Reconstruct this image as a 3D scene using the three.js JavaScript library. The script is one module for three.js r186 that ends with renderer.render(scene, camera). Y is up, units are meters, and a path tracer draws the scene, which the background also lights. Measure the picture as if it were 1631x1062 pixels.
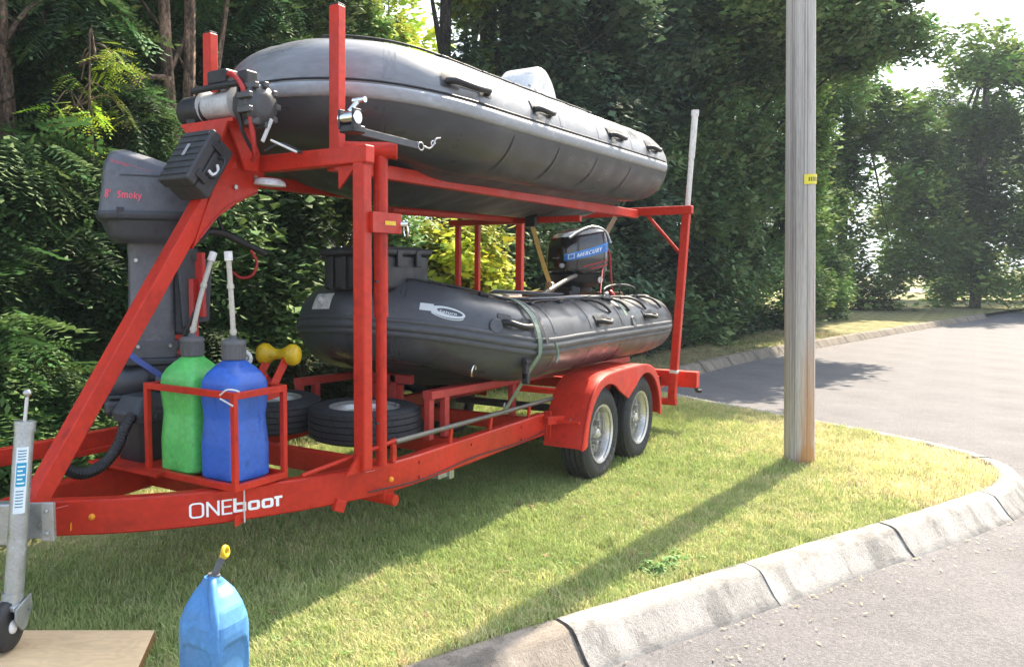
import * as THREE from 'three';
import { RoundedBoxGeometry } from 'three/addons/geometries/RoundedBoxGeometry.js';
import { mergeGeometries, mergeVertices, toCreasedNormals } from 'three/addons/utils/BufferGeometryUtils.js';

// ---------------------------------------------------------------- camera, sky, sun, exposure
// x runs along the trailer towards its tail, z towards the side of the lane in front, y is up, metres
const scene = new THREE.Scene();
const yaw = 34.5 * Math.PI / 180, pitch = -4.34 * Math.PI / 180;
const camera = new THREE.PerspectiveCamera(44.17, 822 / 666, 0.1, 600);
camera.position.set(0, 1.5, 0);
camera.lookAt(Math.cos(yaw) * Math.cos(pitch), 1.5 + Math.sin(pitch), -Math.sin(yaw) * Math.cos(pitch));
camera.setViewOffset(822, 666, 0, 0, 1024, 666);

const SUN_EL = 46 * Math.PI / 180, SUN_AZ = 4.5 * Math.PI / 180;
const sunDir = new THREE.Vector3(Math.cos(SUN_EL) * Math.cos(SUN_AZ), Math.sin(SUN_EL), Math.cos(SUN_EL) * Math.sin(SUN_AZ));
function makeSky() {
  const W = 512, H = 256, d = new Float32Array(W * H * 4);
  for (let j = 0; j < H; j++) for (let i = 0; i < W; i++) {
    const th = (j + 0.5) / H * Math.PI - Math.PI / 2;           // -90 .. 90 elevation
    const ph = (i + 0.5) / W * 2 * Math.PI - Math.PI;
    const c = Math.cos(th), v = new THREE.Vector3(Math.cos(ph) * c, Math.sin(th), Math.sin(ph) * c);
    const mu = Math.max(-1, Math.min(1, v.dot(sunDir)));
    const e = Math.max(0, v.y);
    const hz = Math.pow(1 - e, 3.2);
    let r = 0.30 + 0.50 * hz, g = 0.40 + 0.46 * hz, b = 0.60 + 0.32 * hz;
    const glow = 1.5 * Math.pow(Math.max(0, mu), 6) + 4.5 * Math.pow(Math.max(0, mu), 40);
    r += glow; g += glow * 0.95; b += glow * 0.85;
    const k = 0.82;
    if (v.y < 0) { const f = Math.max(0, 1 + v.y * 8); r = r * f + (1 - f) * 0.16; g = g * f + (1 - f) * 0.16; b = b * f + (1 - f) * 0.13; }
    const o = (j * W + i) * 4; d[o] = r * k; d[o + 1] = g * k; d[o + 2] = b * k; d[o + 3] = 1;
  }
  const t = new THREE.DataTexture(d, W, H, THREE.RGBAFormat, THREE.FloatType);
  t.mapping = THREE.EquirectangularReflectionMapping; t.magFilter = THREE.LinearFilter; t.minFilter = THREE.LinearFilter;
  t.wrapS = THREE.RepeatWrapping; t.needsUpdate = true;
  return t;
}
const skyTex = makeSky();
scene.background = skyTex; scene.environment = skyTex;
scene.fog = new THREE.FogExp2(0xc4d0dc, 0.0010);
const sun = new THREE.DirectionalLight(0xfff0da, 5.0);
sun.position.copy(sunDir).multiplyScalar(40).add(new THREE.Vector3(5, 0, -3));
sun.target.position.set(5, 0, -3);
sun.castShadow = true; sun.shadow.mapSize.set(4096, 4096);
Object.assign(sun.shadow.camera, { left: -22, right: 22, top: 22, bottom: -22, near: 1, far: 100 });
scene.add(sun, sun.target);
const renderer = new THREE.WebGLRenderer({ antialias: true });
renderer.setSize(1024, 666);
renderer.shadowMap.enabled = true;
renderer.toneMapping = THREE.LinearToneMapping;
renderer.toneMappingExposure = 3.25;

// ---------------------------------------------------------------- helpers
function rng(seed) { let a = seed >>> 0; return () => { a = (a + 0x6D2B79F5) | 0; let t = Math.imul(a ^ (a >>> 15), 1 | a); t = (t + Math.imul(t ^ (t >>> 7), 61 | t)) ^ t; return ((t ^ (t >>> 14)) >>> 0) / 4294967296; }; }
const V = (x, y, z) => new THREE.Vector3(x, y, z);
const vv = (a) => a.isVector3 ? a.clone() : new THREE.Vector3(...a);
const lerp = (a, b, t) => a + (b - a) * t;
const UPV = V(0, 1, 0);

function valueNoise(size, cells, seed) {                         // tileable
  const R = rng(seed), g = new Float32Array(cells * cells).map(() => R()), o = new Float32Array(size * size);
  for (let j = 0; j < size; j++) for (let i = 0; i < size; i++) {
    const x = i / size * cells, y = j / size * cells, x0 = x | 0, y0 = y | 0, x1 = (x0 + 1) % cells, y1 = (y0 + 1) % cells;
    let fx = x - x0, fy = y - y0; fx = fx * fx * (3 - 2 * fx); fy = fy * fy * (3 - 2 * fy);
    o[j * size + i] = lerp(lerp(g[y0 * cells + x0], g[y0 * cells + x1], fx), lerp(g[y1 * cells + x0], g[y1 * cells + x1], fx), fy);
  }
  return o;
}
function fbm(size, cells, oct, seed, gain = 0.5) {
  const o = new Float32Array(size * size); let amp = 1, tot = 0;
  for (let k = 0; k < oct && cells <= size; k++) { const n = valueNoise(size, cells, seed + k * 17); for (let i = 0; i < o.length; i++) o[i] += n[i] * amp; tot += amp; amp *= gain; cells *= 2; }
  for (let i = 0; i < o.length; i++) o[i] /= tot;
  return o;
}
function dataTex(w, h, fn, srgb = true) {
  const d = new Uint8Array(w * h * 4);
  for (let j = 0; j < h; j++) for (let i = 0; i < w; i++) { const c = fn(i, j), o = (j * w + i) * 4; for (let k = 0; k < 3; k++) d[o + k] = Math.max(0, Math.min(255, c[k] * 255)); d[o + 3] = 255; }
  const t = new THREE.DataTexture(d, w, h); t.wrapS = t.wrapT = THREE.RepeatWrapping; t.magFilter = THREE.LinearFilter; t.minFilter = THREE.LinearMipmapLinearFilter; t.generateMipmaps = true;
  if (srgb) t.colorSpace = THREE.SRGBColorSpace; t.needsUpdate = true; return t;
}
const s2 = (x) => x <= 0.0031308 ? 12.92 * x : 1.055 * Math.pow(x, 1 / 2.4) - 0.055;   // linear -> sRGB
const rep = (t, m) => { const c = t.clone(); c.repeat.set(1 / m, 1 / m); c.needsUpdate = true; return c; };   // one tile covers m metres
function canvasTex(w, h, draw, srgb = true) {
  const c = document.createElement('canvas'); c.width = w; c.height = h; const x = c.getContext('2d'); draw(x, w, h);
  const t = new THREE.CanvasTexture(c); if (srgb) t.colorSpace = THREE.SRGBColorSpace; return t;
}

function merge(geos) {
  const list = (Array.isArray(geos) ? geos : [geos]).map((g) => {
    let q = g.index ? g.toNonIndexed() : g.clone();
    if (!q.attributes.normal) q.computeVertexNormals();
    if (!q.attributes.uv) q.setAttribute('uv', new THREE.BufferAttribute(new Float32Array(q.attributes.position.count * 2), 2));
    for (const k of Object.keys(q.attributes)) if (!['position', 'normal', 'uv'].includes(k)) q.deleteAttribute(k);
    q.morphAttributes = {}; return q;
  });
  return list.length === 1 ? list[0] : mergeGeometries(list, false);
}
function boxUV(g) {                                              // uv in metres from the dominant axis of each face
  const p = g.attributes.position, n = g.attributes.normal, u = g.attributes.uv;
  for (let i = 0; i < p.count; i += 3) {
    let ax = 0, ay = 0, az = 0; for (let k = 0; k < 3; k++) { ax += n.getX(i + k); ay += n.getY(i + k); az += n.getZ(i + k); }
    ax = Math.abs(ax); ay = Math.abs(ay); az = Math.abs(az);
    for (let k = 0; k < 3; k++) { const x = p.getX(i + k), y = p.getY(i + k), z = p.getZ(i + k); if (ay >= ax && ay >= az) u.setXY(i + k, x, z); else if (az >= ax) u.setXY(i + k, x, y); else u.setXY(i + k, z, y); }
  }
  return g;
}
const used = new Map(), BASE = new Map();
function numbered(name) { const n = used.get(name) || 0; used.set(name, n + 1); return n ? `${name}_${String(n).padStart(3, '0')}` : name; }
function tag(o, label, category, group, kind) {
  if (label) o.userData.label = label; if (category) o.userData.category = category; if (group) o.userData.group = group; if (kind) o.userData.kind = kind; return o;
}
function thing(name, label, category, base = [0, 0, 0], group) {
  const o = new THREE.Group(); o.name = numbered(name); o.position.set(...base); BASE.set(o, V(...base)); scene.add(o); return tag(o, label, category, group);
}
function baseOf(p) { while (p) { if (BASE.has(p)) return BASE.get(p); p = p.parent; } return V(0, 0, 0); }
function part(name, geos, mat, parent, { uv = 'box', label } = {}) {  // geometry is given in world metres
  const g = merge(geos); if (uv === 'box') boxUV(g);
  if (parent && parent !== scene) { const b = baseOf(parent); g.translate(-b.x, -b.y, -b.z); }
  const m = new THREE.Mesh(g, mat); m.castShadow = m.receiveShadow = true;
  m.name = !parent || parent === scene ? numbered(name) : name; if (label) m.userData.label = label;
  (parent || scene).add(m); return m;
}
function sub(name, parent) { const g = new THREE.Group(); g.name = name; parent.add(g); return g; }
function struct(name, geos, mat, opt) { const m = part(name, geos, mat, scene, opt); m.userData.kind = 'structure'; return m; }

function bar(a, b, w, h, r = 0.006, up = UPV) {                  // rounded bar from a to b; w across, h along "up"
  a = vv(a); b = vv(b); const d = b.clone().sub(a), L = d.length(); d.normalize();
  const z = d.clone().cross(up).normalize(), y = z.clone().cross(d);
  if (z.lengthSq() < 0.1) { z.set(0, 0, 1); y.copy(z.clone().cross(d)); }
  const g = new RoundedBoxGeometry(L, h, w, 2, Math.min(r, w / 2.2, h / 2.2));
  g.applyMatrix4(new THREE.Matrix4().makeBasis(d, y, z)); g.translate((a.x + b.x) / 2, (a.y + b.y) / 2, (a.z + b.z) / 2); return g;
}
function box(cx, cy, cz, lx, ly, lz, r = 0.006, ry = 0, seg = 2) { const g = new RoundedBoxGeometry(lx, ly, lz, seg, Math.min(r, lx / 2.2, ly / 2.2, lz / 2.2)); if (ry) g.rotateY(ry); g.translate(cx, cy, cz); return g; }
function rod(a, b, r, seg = 14, r2 = r) {
  a = vv(a); b = vv(b); const d = b.clone().sub(a), L = d.length(); const g = new THREE.CylinderGeometry(r2, r, L, seg, 1);
  g.applyQuaternion(new THREE.Quaternion().setFromUnitVectors(UPV, d.normalize())); g.translate((a.x + b.x) / 2, (a.y + b.y) / 2, (a.z + b.z) / 2); return g;
}
function tube(pts, r, seg = 8, n = 0, closed = false) { const c = new THREE.CatmullRomCurve3(pts.map(vv), closed, 'centripetal'); return new THREE.TubeGeometry(c, n || pts.length * 6, r, seg, closed); }
function torus(c, R, r, axis = [0, 1, 0], seg = 20, arc = Math.PI * 2) { const g = new THREE.TorusGeometry(R, r, 8, seg, arc); g.applyQuaternion(new THREE.Quaternion().setFromUnitVectors(V(0, 0, 1), V(...axis).normalize())); g.translate(...c); return g; }
function lathe(prof, c, axis = [0, 1, 0], seg = 40) { const g = new THREE.LatheGeometry(prof.map((p) => new THREE.Vector2(p[0], p[1])), seg); g.applyQuaternion(new THREE.Quaternion().setFromUnitVectors(UPV, V(...axis).normalize())); g.translate(...c); return g; }
function plate(pts, thick, bevel, X, Y, origin) {                // polygon in the plane of X, Y at origin, grown along X x Y
  const s = new THREE.Shape(pts.map((p) => new THREE.Vector2(p[0], p[1])));
  const g = new THREE.ExtrudeGeometry(s, { depth: thick, bevelEnabled: bevel > 0, bevelSize: bevel, bevelThickness: bevel, bevelSegments: 2, curveSegments: 10 });
  const x = V(...X).normalize(), y = V(...Y).normalize(), z = x.clone().cross(y);
  g.applyMatrix4(new THREE.Matrix4().makeBasis(x, y, z)); g.translate(...origin); return g;
}
function ribbon(pts, widths, normalFn, thick) {                  // flat strap: pts with side vectors
  const pos = [], idx = []; const n = pts.length;
  for (let i = 0; i < n; i++) { const p = pts[i], s = widths[i], nn = normalFn[i];
    for (const [a, b] of [[-1, 1], [1, 1], [1, -1], [-1, -1]]) { pos.push(p.x + s.x * a + nn.x * thick * b, p.y + s.y * a + nn.y * thick * b, p.z + s.z * a + nn.z * thick * b); } }
  for (let i = 0; i < n - 1; i++) for (let k = 0; k < 4; k++) { const a = i * 4 + k, b = i * 4 + (k + 1) % 4; idx.push(a, b, a + 4, b, b + 4, a + 4); }
  idx.push(0, 2, 1, 0, 3, 2); const e = (n - 1) * 4; idx.push(e, e + 1, e + 2, e, e + 2, e + 3);
  const g = new THREE.BufferGeometry(); g.setAttribute('position', new THREE.Float32BufferAttribute(pos, 3)); g.setIndex(idx); const q = g.toNonIndexed(); q.computeVertexNormals(); return q;
}
function grid(nu, nv, fn, uvfn) {                                // indexed parametric sheet
  const pos = [], uv = [], idx = [];
  for (let j = 0; j <= nv; j++) for (let i = 0; i <= nu; i++) { const p = fn(i / nu, j / nv); pos.push(p.x, p.y, p.z); const t = uvfn ? uvfn(i / nu, j / nv) : [i / nu, j / nv]; uv.push(t[0], t[1]); }
  for (let j = 0; j < nv; j++) for (let i = 0; i < nu; i++) { const a = j * (nu + 1) + i; idx.push(a, a + 1, a + nu + 1, a + 1, a + nu + 2, a + nu + 1); }
  const g = new THREE.BufferGeometry(); g.setAttribute('position', new THREE.Float32BufferAttribute(pos, 3)); g.setAttribute('uv', new THREE.Float32BufferAttribute(uv, 2)); g.setIndex(idx); g.computeVertexNormals(); return g;
}

// ---------------------------------------------------------------- materials
const N1 = fbm(512, 4, 7, 11), N2 = fbm(512, 16, 6, 23), N3 = fbm(512, 64, 4, 37), R0 = rng(5), WHITE = new Float32Array(512 * 512).map(() => R0());
const at = (a, i, j) => a[(j & 511) * 512 + (i & 511)];
const roughTex = dataTex(512, 512, (i, j) => { const v = 0.55 + 0.5 * (at(N2, i, j) - 0.5) + 0.5 * (at(N1, i, j) - 0.5); return [v, v, v]; }, false);
const dustTex = dataTex(512, 512, (i, j) => { const gr = Math.max(0, at(N2, i + 77, j + 31) - 0.66) * 0.7; const v = 0.86 + 0.30 * (at(N1, i, j) - 0.5) + 0.16 * (at(N3, i, j) - 0.5) - gr; const w = Math.min(1, v + 0.06); return [w, w * 0.985, w * 0.96]; });
const scuffTex = dataTex(512, 512, (i, j) => { const s = Math.max(0, at(N2, i, j) - 0.62) * 2.2; const v = 0.86 + 0.12 * (at(N1, i, j) - 0.5) + 0.12 * (at(N3, i, j) - 0.5) + s * 0.22; return [v, v, v * 0.99]; });
const lin = (r, g, b) => new THREE.Color().setRGB(r, g, b);
function M(rgb, rough, o = {}) {
  const { metal = 0, map = dustTex, tile = 1.3, rmap = true, ...rest } = o;
  const C = Object.keys(rest).some((k) => /clearcoat|transmission|sheen|thickness|specular/.test(k)) ? THREE.MeshPhysicalMaterial : THREE.MeshStandardMaterial;
  const m = new C({ color: lin(...rgb), roughness: rough, metalness: metal, side: THREE.DoubleSide, ...rest });
  if (map) m.map = rep(map, tile); if (rmap) { m.roughnessMap = RT[tile] || (RT[tile] = rep(roughTex, tile)); m.roughness = Math.min(1, rough * 1.8); }
  return m;
}
const RT = {};
const mat = {
  red: M([0.60, 0.034, 0.014], 0.46, { clearcoat: 0.12, clearcoatRoughness: 0.2, specularIntensity: 0.5 }),
  redDull: M([0.50, 0.045, 0.035], 0.5),
  galv: M([0.60, 0.62, 0.63], 0.42, { metal: 0.75, map: scuffTex, tile: 0.4 }),
  steel: M([0.55, 0.55, 0.55], 0.3, { metal: 0.9, tile: 0.5 }),
  chrome: M([0.75, 0.75, 0.75], 0.14, { metal: 1, rmap: false, map: null }),
  alloy: M([0.72, 0.72, 0.71], 0.36, { metal: 0.55, tile: 0.6 }),
  rod: M([0.20, 0.19, 0.17], 0.5, { metal: 0.4, tile: 0.5 }),
  tyre: M([0.028, 0.028, 0.029], 0.72, { map: scuffTex, tile: 0.7 }),
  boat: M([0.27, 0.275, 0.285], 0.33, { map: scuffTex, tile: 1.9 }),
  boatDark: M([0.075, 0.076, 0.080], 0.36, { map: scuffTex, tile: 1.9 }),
  boatLow: M([0.092, 0.095, 0.103], 0.33, { map: scuffTex, tile: 1.9 }),
  hull: M([0.085, 0.086, 0.090], 0.5, { map: scuffTex, tile: 1.9 }),
  strakePale: M([0.42, 0.43, 0.45], 0.45, { map: scuffTex, tile: 1.1 }),
  strakeGrey: M([0.10, 0.104, 0.112], 0.45, { map: scuffTex, tile: 1.1 }),
  blackPlastic: M([0.022, 0.022, 0.024], 0.5, { tile: 0.8 }),
  blackGloss: M([0.018, 0.018, 0.020], 0.2, { clearcoat: 0.8, clearcoatRoughness: 0.12, tile: 0.8 }),
  rope: M([0.020, 0.020, 0.022], 0.8, { tile: 0.3 }),
  caseBlack: M([0.045, 0.046, 0.050], 0.55, { tile: 0.6 }),
  engineGrey: M([0.125, 0.130, 0.150], 0.38, { tile: 1.0 }),
  engineDark: M([0.050, 0.054, 0.064], 0.42, { tile: 1.0 }),
  green: M([0.13, 0.66, 0.15], 0.42, { tile: 1.0, clearcoat: 0.2, clearcoatRoughness: 0.3, transmission: 0 }),
  blue: M([0.032, 0.145, 0.62], 0.42, { tile: 1.0, clearcoat: 0.2, clearcoatRoughness: 0.3 }),
  blueLight: M([0.095, 0.30, 0.64], 0.62, { map: scuffTex, tile: 0.7 }),
  capGrey: M([0.13, 0.135, 0.14], 0.55, { tile: 0.6 }),
  hose: M([0.55, 0.53, 0.46], 0.4, { tile: 0.5 }),
  white: M([0.80, 0.80, 0.79], 0.4, { tile: 0.8 }),
  whitePlastic: M([0.74, 0.75, 0.75], 0.3, { tile: 0.8 }),
  yellow: M([0.78, 0.52, 0.015], 0.4, { tile: 0.6 }),
  strapYellow: M([0.62, 0.42, 0.12], 0.75, { tile: 0.4 }),
  strapOrange: M([0.45, 0.30, 0.16], 0.75, { tile: 0.4 }),
  strapGreen: M([0.18, 0.26, 0.20], 0.75, { tile: 0.4 }),
  strapGrey: M([0.12, 0.12, 0.125], 0.75, { tile: 0.4 }),
  strapBlue: M([0.10, 0.16, 0.55], 0.7, { tile: 0.4 }),
  cableRed: M([0.50, 0.025, 0.02], 0.4, { tile: 0.4 }),
  redMatte: M([0.55, 0.03, 0.025], 0.5, { tile: 0.6 }),
  amber: M([0.75, 0.28, 0.01], 0.3, { rmap: false, map: null }),
  winchGrey: M([0.09, 0.092, 0.096], 0.42, { tile: 0.5, metal: 0.3 }),
  winchRope: M([0.62, 0.63, 0.64], 0.6, { tile: 0.3 }),
  brown: M([0.18, 0.09, 0.04], 0.7, { tile: 0.3 }),
};

// ---------------------------------------------------------------- ground, road, kerb
const edgeCurve = new THREE.CatmullRomCurve3([[-9, -6.2], [-3, -3.85], [1, -2.29], [2.486, -1.712], [3.18, -1.43], [3.94, -1.10], [5.02, -0.645], [6.2, -0.13], [7.1, 0.17], [7.75, 0.14], [8.25, -0.25], [8.85, -1.19], [9.3, -1.98], [9.75, -2.79], [10.35, -3.45], [11.2, -3.78], [12.5, -3.80], [15.1, -3.61], [18.04, -3.13], [24, -2.0], [40, 1.2], [70, 7]].map((p) => V(p[0], 0, p[1])), false, 'centripetal');
edgeCurve.arcLengthDivisions = 1200;
const EDGE_L = edgeCurve.getLength(), edgePts = edgeCurve.getSpacedPoints(700);
function polyIn(poly, x, z) { let c = false; for (let i = 0, j = poly.length - 1; i < poly.length; j = i++) { const a = poly[i], b = poly[j]; if ((a.z > z) !== (b.z > z) && x < (b.x - a.x) * (z - a.z) / (b.z - a.z) + a.x) c = !c; } return c; }
const lawnPoly = [...edgePts, V(70, 0, -70), V(-40, 0, -70), V(-40, 0, -20)];
const grassNoise = (x, z, s = 1) => { const i = Math.floor((x * s + 50) * 40), j = Math.floor((z * s + 50) * 40); return at(N1, i, j); };

const WH = at;
const asphaltTex = dataTex(1024, 1024, (i, j) => {
  const f = WHITE[(j % 512) * 512 + (i % 512)], g = at(N3, i, j), l = at(N1, i >> 1, j >> 1);
  let v = 0.30 + 0.16 * (f - 0.5) + 0.14 * (g - 0.5) + 0.10 * (l - 0.5); if (f > 0.965) v += 0.16; if (f < 0.03) v -= 0.1;
  return [s2(v * v * 1.0 + 0.01), s2(v * v * 0.98 + 0.01), s2(v * v * 0.97 + 0.011)];
});
const bumpFine = dataTex(512, 512, (i, j) => { const v = 0.5 * WHITE[j * 512 + i] + 0.5 * at(N3, i, j); return [v, v, v]; }, false);
const asphalt = new THREE.MeshStandardMaterial({ color: lin(0.95, 0.92, 0.94), map: rep(asphaltTex, 1.6), roughness: 0.88, bumpMap: rep(bumpFine, 0.8), bumpScale: 0.006 });
const groundTex = dataTex(512, 512, (i, j) => { const f = WHITE[j * 512 + i], n = at(N2, i, j), l = at(N1, i, j); const t = Math.max(0, Math.min(1, (n - 0.4) * 3 + (f - 0.5) * 0.6)); return [s2(lerp(0.14, 0.40, t) * (0.7 + 0.6 * l)), s2(lerp(0.15, 0.33, t) * (0.7 + 0.6 * l)), s2(lerp(0.05, 0.14, t) * (0.7 + 0.6 * l))]; });
const lawnMat = new THREE.MeshStandardMaterial({ map: rep(groundTex, 1.7), roughness: 0.95, bumpMap: rep(bumpFine, 0.5), bumpScale: 0.02 });
const flat = (w, x, y, z) => { const g = new THREE.PlaneGeometry(w, w).rotateX(-Math.PI / 2); g.translate(x, y, z); return g; };
const earthMat = new THREE.MeshStandardMaterial({ color: lin(0.9, 0.85, 0.8), map: rep(groundTex, 3), roughness: 1 });
struct('ground', flat(700, 0, -0.35, 0), earthMat);
{
  const rs = new THREE.Shape([[-60, 60], [90, 60], [90, -12], [-60, -12]].map((p) => new THREE.Vector2(p[0], p[1])));
  const g = new THREE.ShapeGeometry(rs); g.rotateX(Math.PI / 2); g.translate(0, -0.13, 0);
  struct('road', g, asphalt);
}
{
  const s = new THREE.Shape(lawnPoly.map((p) => new THREE.Vector2(p.x, -p.z)));
  const g = new THREE.ShapeGeometry(s); g.rotateX(-Math.PI / 2); g.translate(0, -0.012, 0);
  struct('lawn', g, lawnMat);
}
// kerb: one moulded length of concrete after another
const concTex = dataTex(512, 512, (i, j) => { const f = WHITE[j * 512 + i], n = at(N2, i, j), l = at(N1, i, j); let v = 0.42 + 0.12 * (f - 0.5) + 0.30 * (n - 0.5) + 0.26 * (l - 0.5) + 0.16 * (at(N3, i, j) - 0.5); if (f < 0.05) v -= 0.13; if (n < 0.40) v *= 0.80; v = Math.max(0.06, v); return [s2(v), s2(v * 0.955), s2(v * 0.87)]; });
const kerbMats = [[0.86, 0.85, 0.83], [0.74, 0.73, 0.72], [0.62, 0.55, 0.48], [0.40, 0.35, 0.29]].map((c) => new THREE.MeshStandardMaterial({ color: lin(...c), map: rep(concTex, 1.9), roughness: 0.9, bumpMap: rep(bumpFine, 0.4), bumpScale: 0.006 }));
const kerb = new THREE.Group(); kerb.name = 'kerb'; kerb.userData.kind = 'structure'; scene.add(kerb);
{
  const prof = [[0.0, -0.2], [0.0, 0.004], [0.008, 0.018], [0.03, 0.024], [0.085, 0.020], [0.115, 0.010], [0.135, -0.008], [0.20, -0.095], [0.235, -0.128], [0.25, -0.2]];
  const R = rng(77);
  // joints fall where the photograph shows them (near x = 3.1 and x = 4.2)
  let sJ = 0; for (let s = 0; s < 1; s += 0.0005) if (edgeCurve.getPointAt(s).x > 3.16) { sJ = s * EDGE_L; break; }
  const step = 1.27, gap = 0.007;
  for (let k = -9; k < 36; k++) {
    const ga = k % 2 ? 0.0015 : gap, gb = k % 2 ? gap : 0.0015, a = sJ + k * step + ga, b = sJ + (k + 1) * step - gb; if (a < 0.05 || b > EDGE_L - 0.1) continue;
    if (edgeCurve.getPointAt(a / EDGE_L).x > 34) break;
    const n = 24, sag = (R() - 0.5) * 0.006, out = (R() - 0.5) * 0.006;
    const g = grid(prof.length - 1, n, (u, v) => {
      const s = lerp(a, b, v) / EDGE_L, p = edgeCurve.getPointAt(s), t = edgeCurve.getTangentAt(s), q = prof[Math.round(u * (prof.length - 1))];
      const e = Math.min(v, 1 - v) < 0.01 ? 0.003 : 0.004 * at(N2, s * EDGE_L * 300, u * 200);
      return V(p.x - t.z * (q[0] + out - e), q[1] + sag - (q[1] > -0.1 ? e : 0), p.z + t.x * (q[0] + out - e));
    }, (u, v) => [lerp(a, b, v) + 0.37 * (k % 5), u * 0.45 + 0.61 * (k % 3)]);
    const caps = [a, b].map((ss, w) => { const p = edgeCurve.getPointAt(ss / EDGE_L), t = edgeCurve.getTangentAt(ss / EDGE_L);
      const sh = new THREE.ShapeGeometry(new THREE.Shape(prof.map((q) => new THREE.Vector2(q[0], q[1])))); sh.applyMatrix4(new THREE.Matrix4().makeBasis(V(-t.z, 0, t.x), UPV, V(-t.x, 0, -t.z))); sh.translate(p.x, sag, p.z); return sh; });
    part('kerb_segment', [g, ...caps], k < 0 ? kerbMats[2] : edgeCurve.getPointAt(a / EDGE_L).x > 9.8 ? kerbMats[3] : kerbMats[Math.floor(R() * 2)], kerb, { uv: 'keep' });  // far segments take a darker colour that stands in for shade
  }
}

// ---------------------------------------------------------------- grass, weeds, litter
function instanced(name, geo, material, mats, cols, parent, pos) {
  const im = new THREE.InstancedMesh(geo, material, mats.length); mats.forEach((m, i) => im.setMatrixAt(i, m)); if (cols) cols.forEach((c, i) => im.setColorAt(i, c));
  im.castShadow = im.receiveShadow = true; im.name = parent ? name : numbered(name); (parent || scene).add(im); return im;
}
function bladeTuft(seed, n, h, w, spread) {
  const R = rng(seed), pos = [], idx = [];
  for (let k = 0; k < n; k++) {
    const a = R() * 6.283, d = Math.sqrt(R()) * spread, x = Math.cos(a) * d, z = Math.sin(a) * d, hh = h * (0.45 + 0.75 * R()), b = R() * 6.283, lean = hh * (0.25 + 0.75 * R()), dx = Math.cos(b), dz = Math.sin(b), px = -dz * w / 2, pz = dx * w / 2, o = pos.length / 3;
    pos.push(x - px, -0.01, z - pz, x + px, -0.01, z + pz, x + dx * lean * 0.3 - px * 0.8, hh * 0.6, z + dz * lean * 0.3 - pz * 0.8, x + dx * lean * 0.3 + px * 0.8, hh * 0.6, z + dz * lean * 0.3 + pz * 0.8, x + dx * lean, hh * 0.95, z + dz * lean);
    idx.push(o, o + 1, o + 3, o, o + 3, o + 2, o + 2, o + 3, o + 4);
  }
  const g = new THREE.BufferGeometry(); g.setAttribute('position', new THREE.Float32BufferAttribute(pos, 3)); g.setIndex(idx); g.computeVertexNormals(); return g;
}
const leafMat = new THREE.MeshPhysicalMaterial({ color: 0xffffff, roughness: 0.75, specularIntensity: 0.22, transmission: 0.4, thickness: 0, side: THREE.DoubleSide });
function leafQuad(pos, idx, o, dir, side, len, wid, fold) {      // a folded pointed leaf of four triangles
  const n = dir.clone().cross(side).normalize(), b = pos.length / 3, add = (p) => pos.push(p.x, p.y, p.z);
  add(o); add(o.clone().addScaledVector(dir, len * 0.45).addScaledVector(side, wid / 2).addScaledVector(n, fold)); add(o.clone().addScaledVector(dir, len)); add(o.clone().addScaledVector(dir, len * 0.45).addScaledVector(side, -wid / 2).addScaledVector(n, fold)); add(o.clone().addScaledVector(dir, len * 0.5));
  idx.push(b, b + 1, b + 4, b + 1, b + 2, b + 4, b, b + 4, b + 3, b + 4, b + 2, b + 3);
}
function toGeo(pos, idx) { const g = new THREE.BufferGeometry(); g.setAttribute('position', new THREE.Float32BufferAttribute(pos, 3)); g.setIndex(idx); g.computeVertexNormals(); return g; }
function pinnateSpray(seed) {                                    // twig with compound leaves of many leaflets
  const R = rng(seed), pos = [], idx = [];
  for (let k = 0; k < 4; k++) {
    const a = R() * 6.283, dir = V(Math.cos(a), -0.15 - 0.5 * R(), Math.sin(a)).normalize(), o0 = V((R() - 0.5) * 0.1, (R() - 0.5) * 0.1, (R() - 0.5) * 0.1), side0 = dir.clone().cross(UPV).normalize();
    const L = 0.24 + 0.1 * R(), n = 7;
    for (let i = 0; i < n; i++) for (const s of [-1, 1]) {
      const t = 0.2 + 0.8 * i / n, o = o0.clone().addScaledVector(dir, L * t); o.y -= 0.07 * t * t;
      const d = side0.clone().multiplyScalar(s).addScaledVector(dir, 0.45).add(V(0, (R() - 0.7) * 0.35, 0)).normalize();
      leafQuad(pos, idx, o, d, d.clone().cross(UPV).normalize(), 0.056, 0.027, 0.003);
    }
    const o = o0.clone().addScaledVector(dir, L); o.y -= 0.07; leafQuad(pos, idx, o, dir, side0, 0.055, 0.022, 0.003);
  }
  return toGeo(pos, idx);
}
function broadSpray(seed, n, len, wid, spread) {
  const R = rng(seed), pos = [], idx = [];
  for (let k = 0; k < n; k++) {
    const a = R() * 6.283, dir = V(Math.cos(a), -0.5 + 0.7 * R(), Math.sin(a)).normalize(); const o = V((R() - 0.5), (R() - 0.5), (R() - 0.5)).multiplyScalar(spread);
    const side = dir.clone().cross(V((R() - 0.5) * 0.9, 1, (R() - 0.5) * 0.9)).normalize(); const s = 0.7 + 0.6 * R();
    leafQuad(pos, idx, o, dir, side, len * s, wid * s, 0.012);
  }
  return toGeo(pos, idx);
}
const SPRAY = {
  pinnate: [0, 1, 2].map((k) => pinnateSpray(500 + k)),
  broad: [0, 1, 2].map((k) => broadSpray(540 + k, 11, 0.105, 0.07, 0.32)),
  vine: [0, 1, 2].map((k) => broadSpray(560 + k, 12, 0.135, 0.115, 0.48)),
  far: [0, 1].map((k) => broadSpray(580 + k, 12, 0.26, 0.20, 0.8)),
  weed: [0, 1].map((k) => broadSpray(590 + k, 8, 0.055, 0.035, 0.06)),
};
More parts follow.
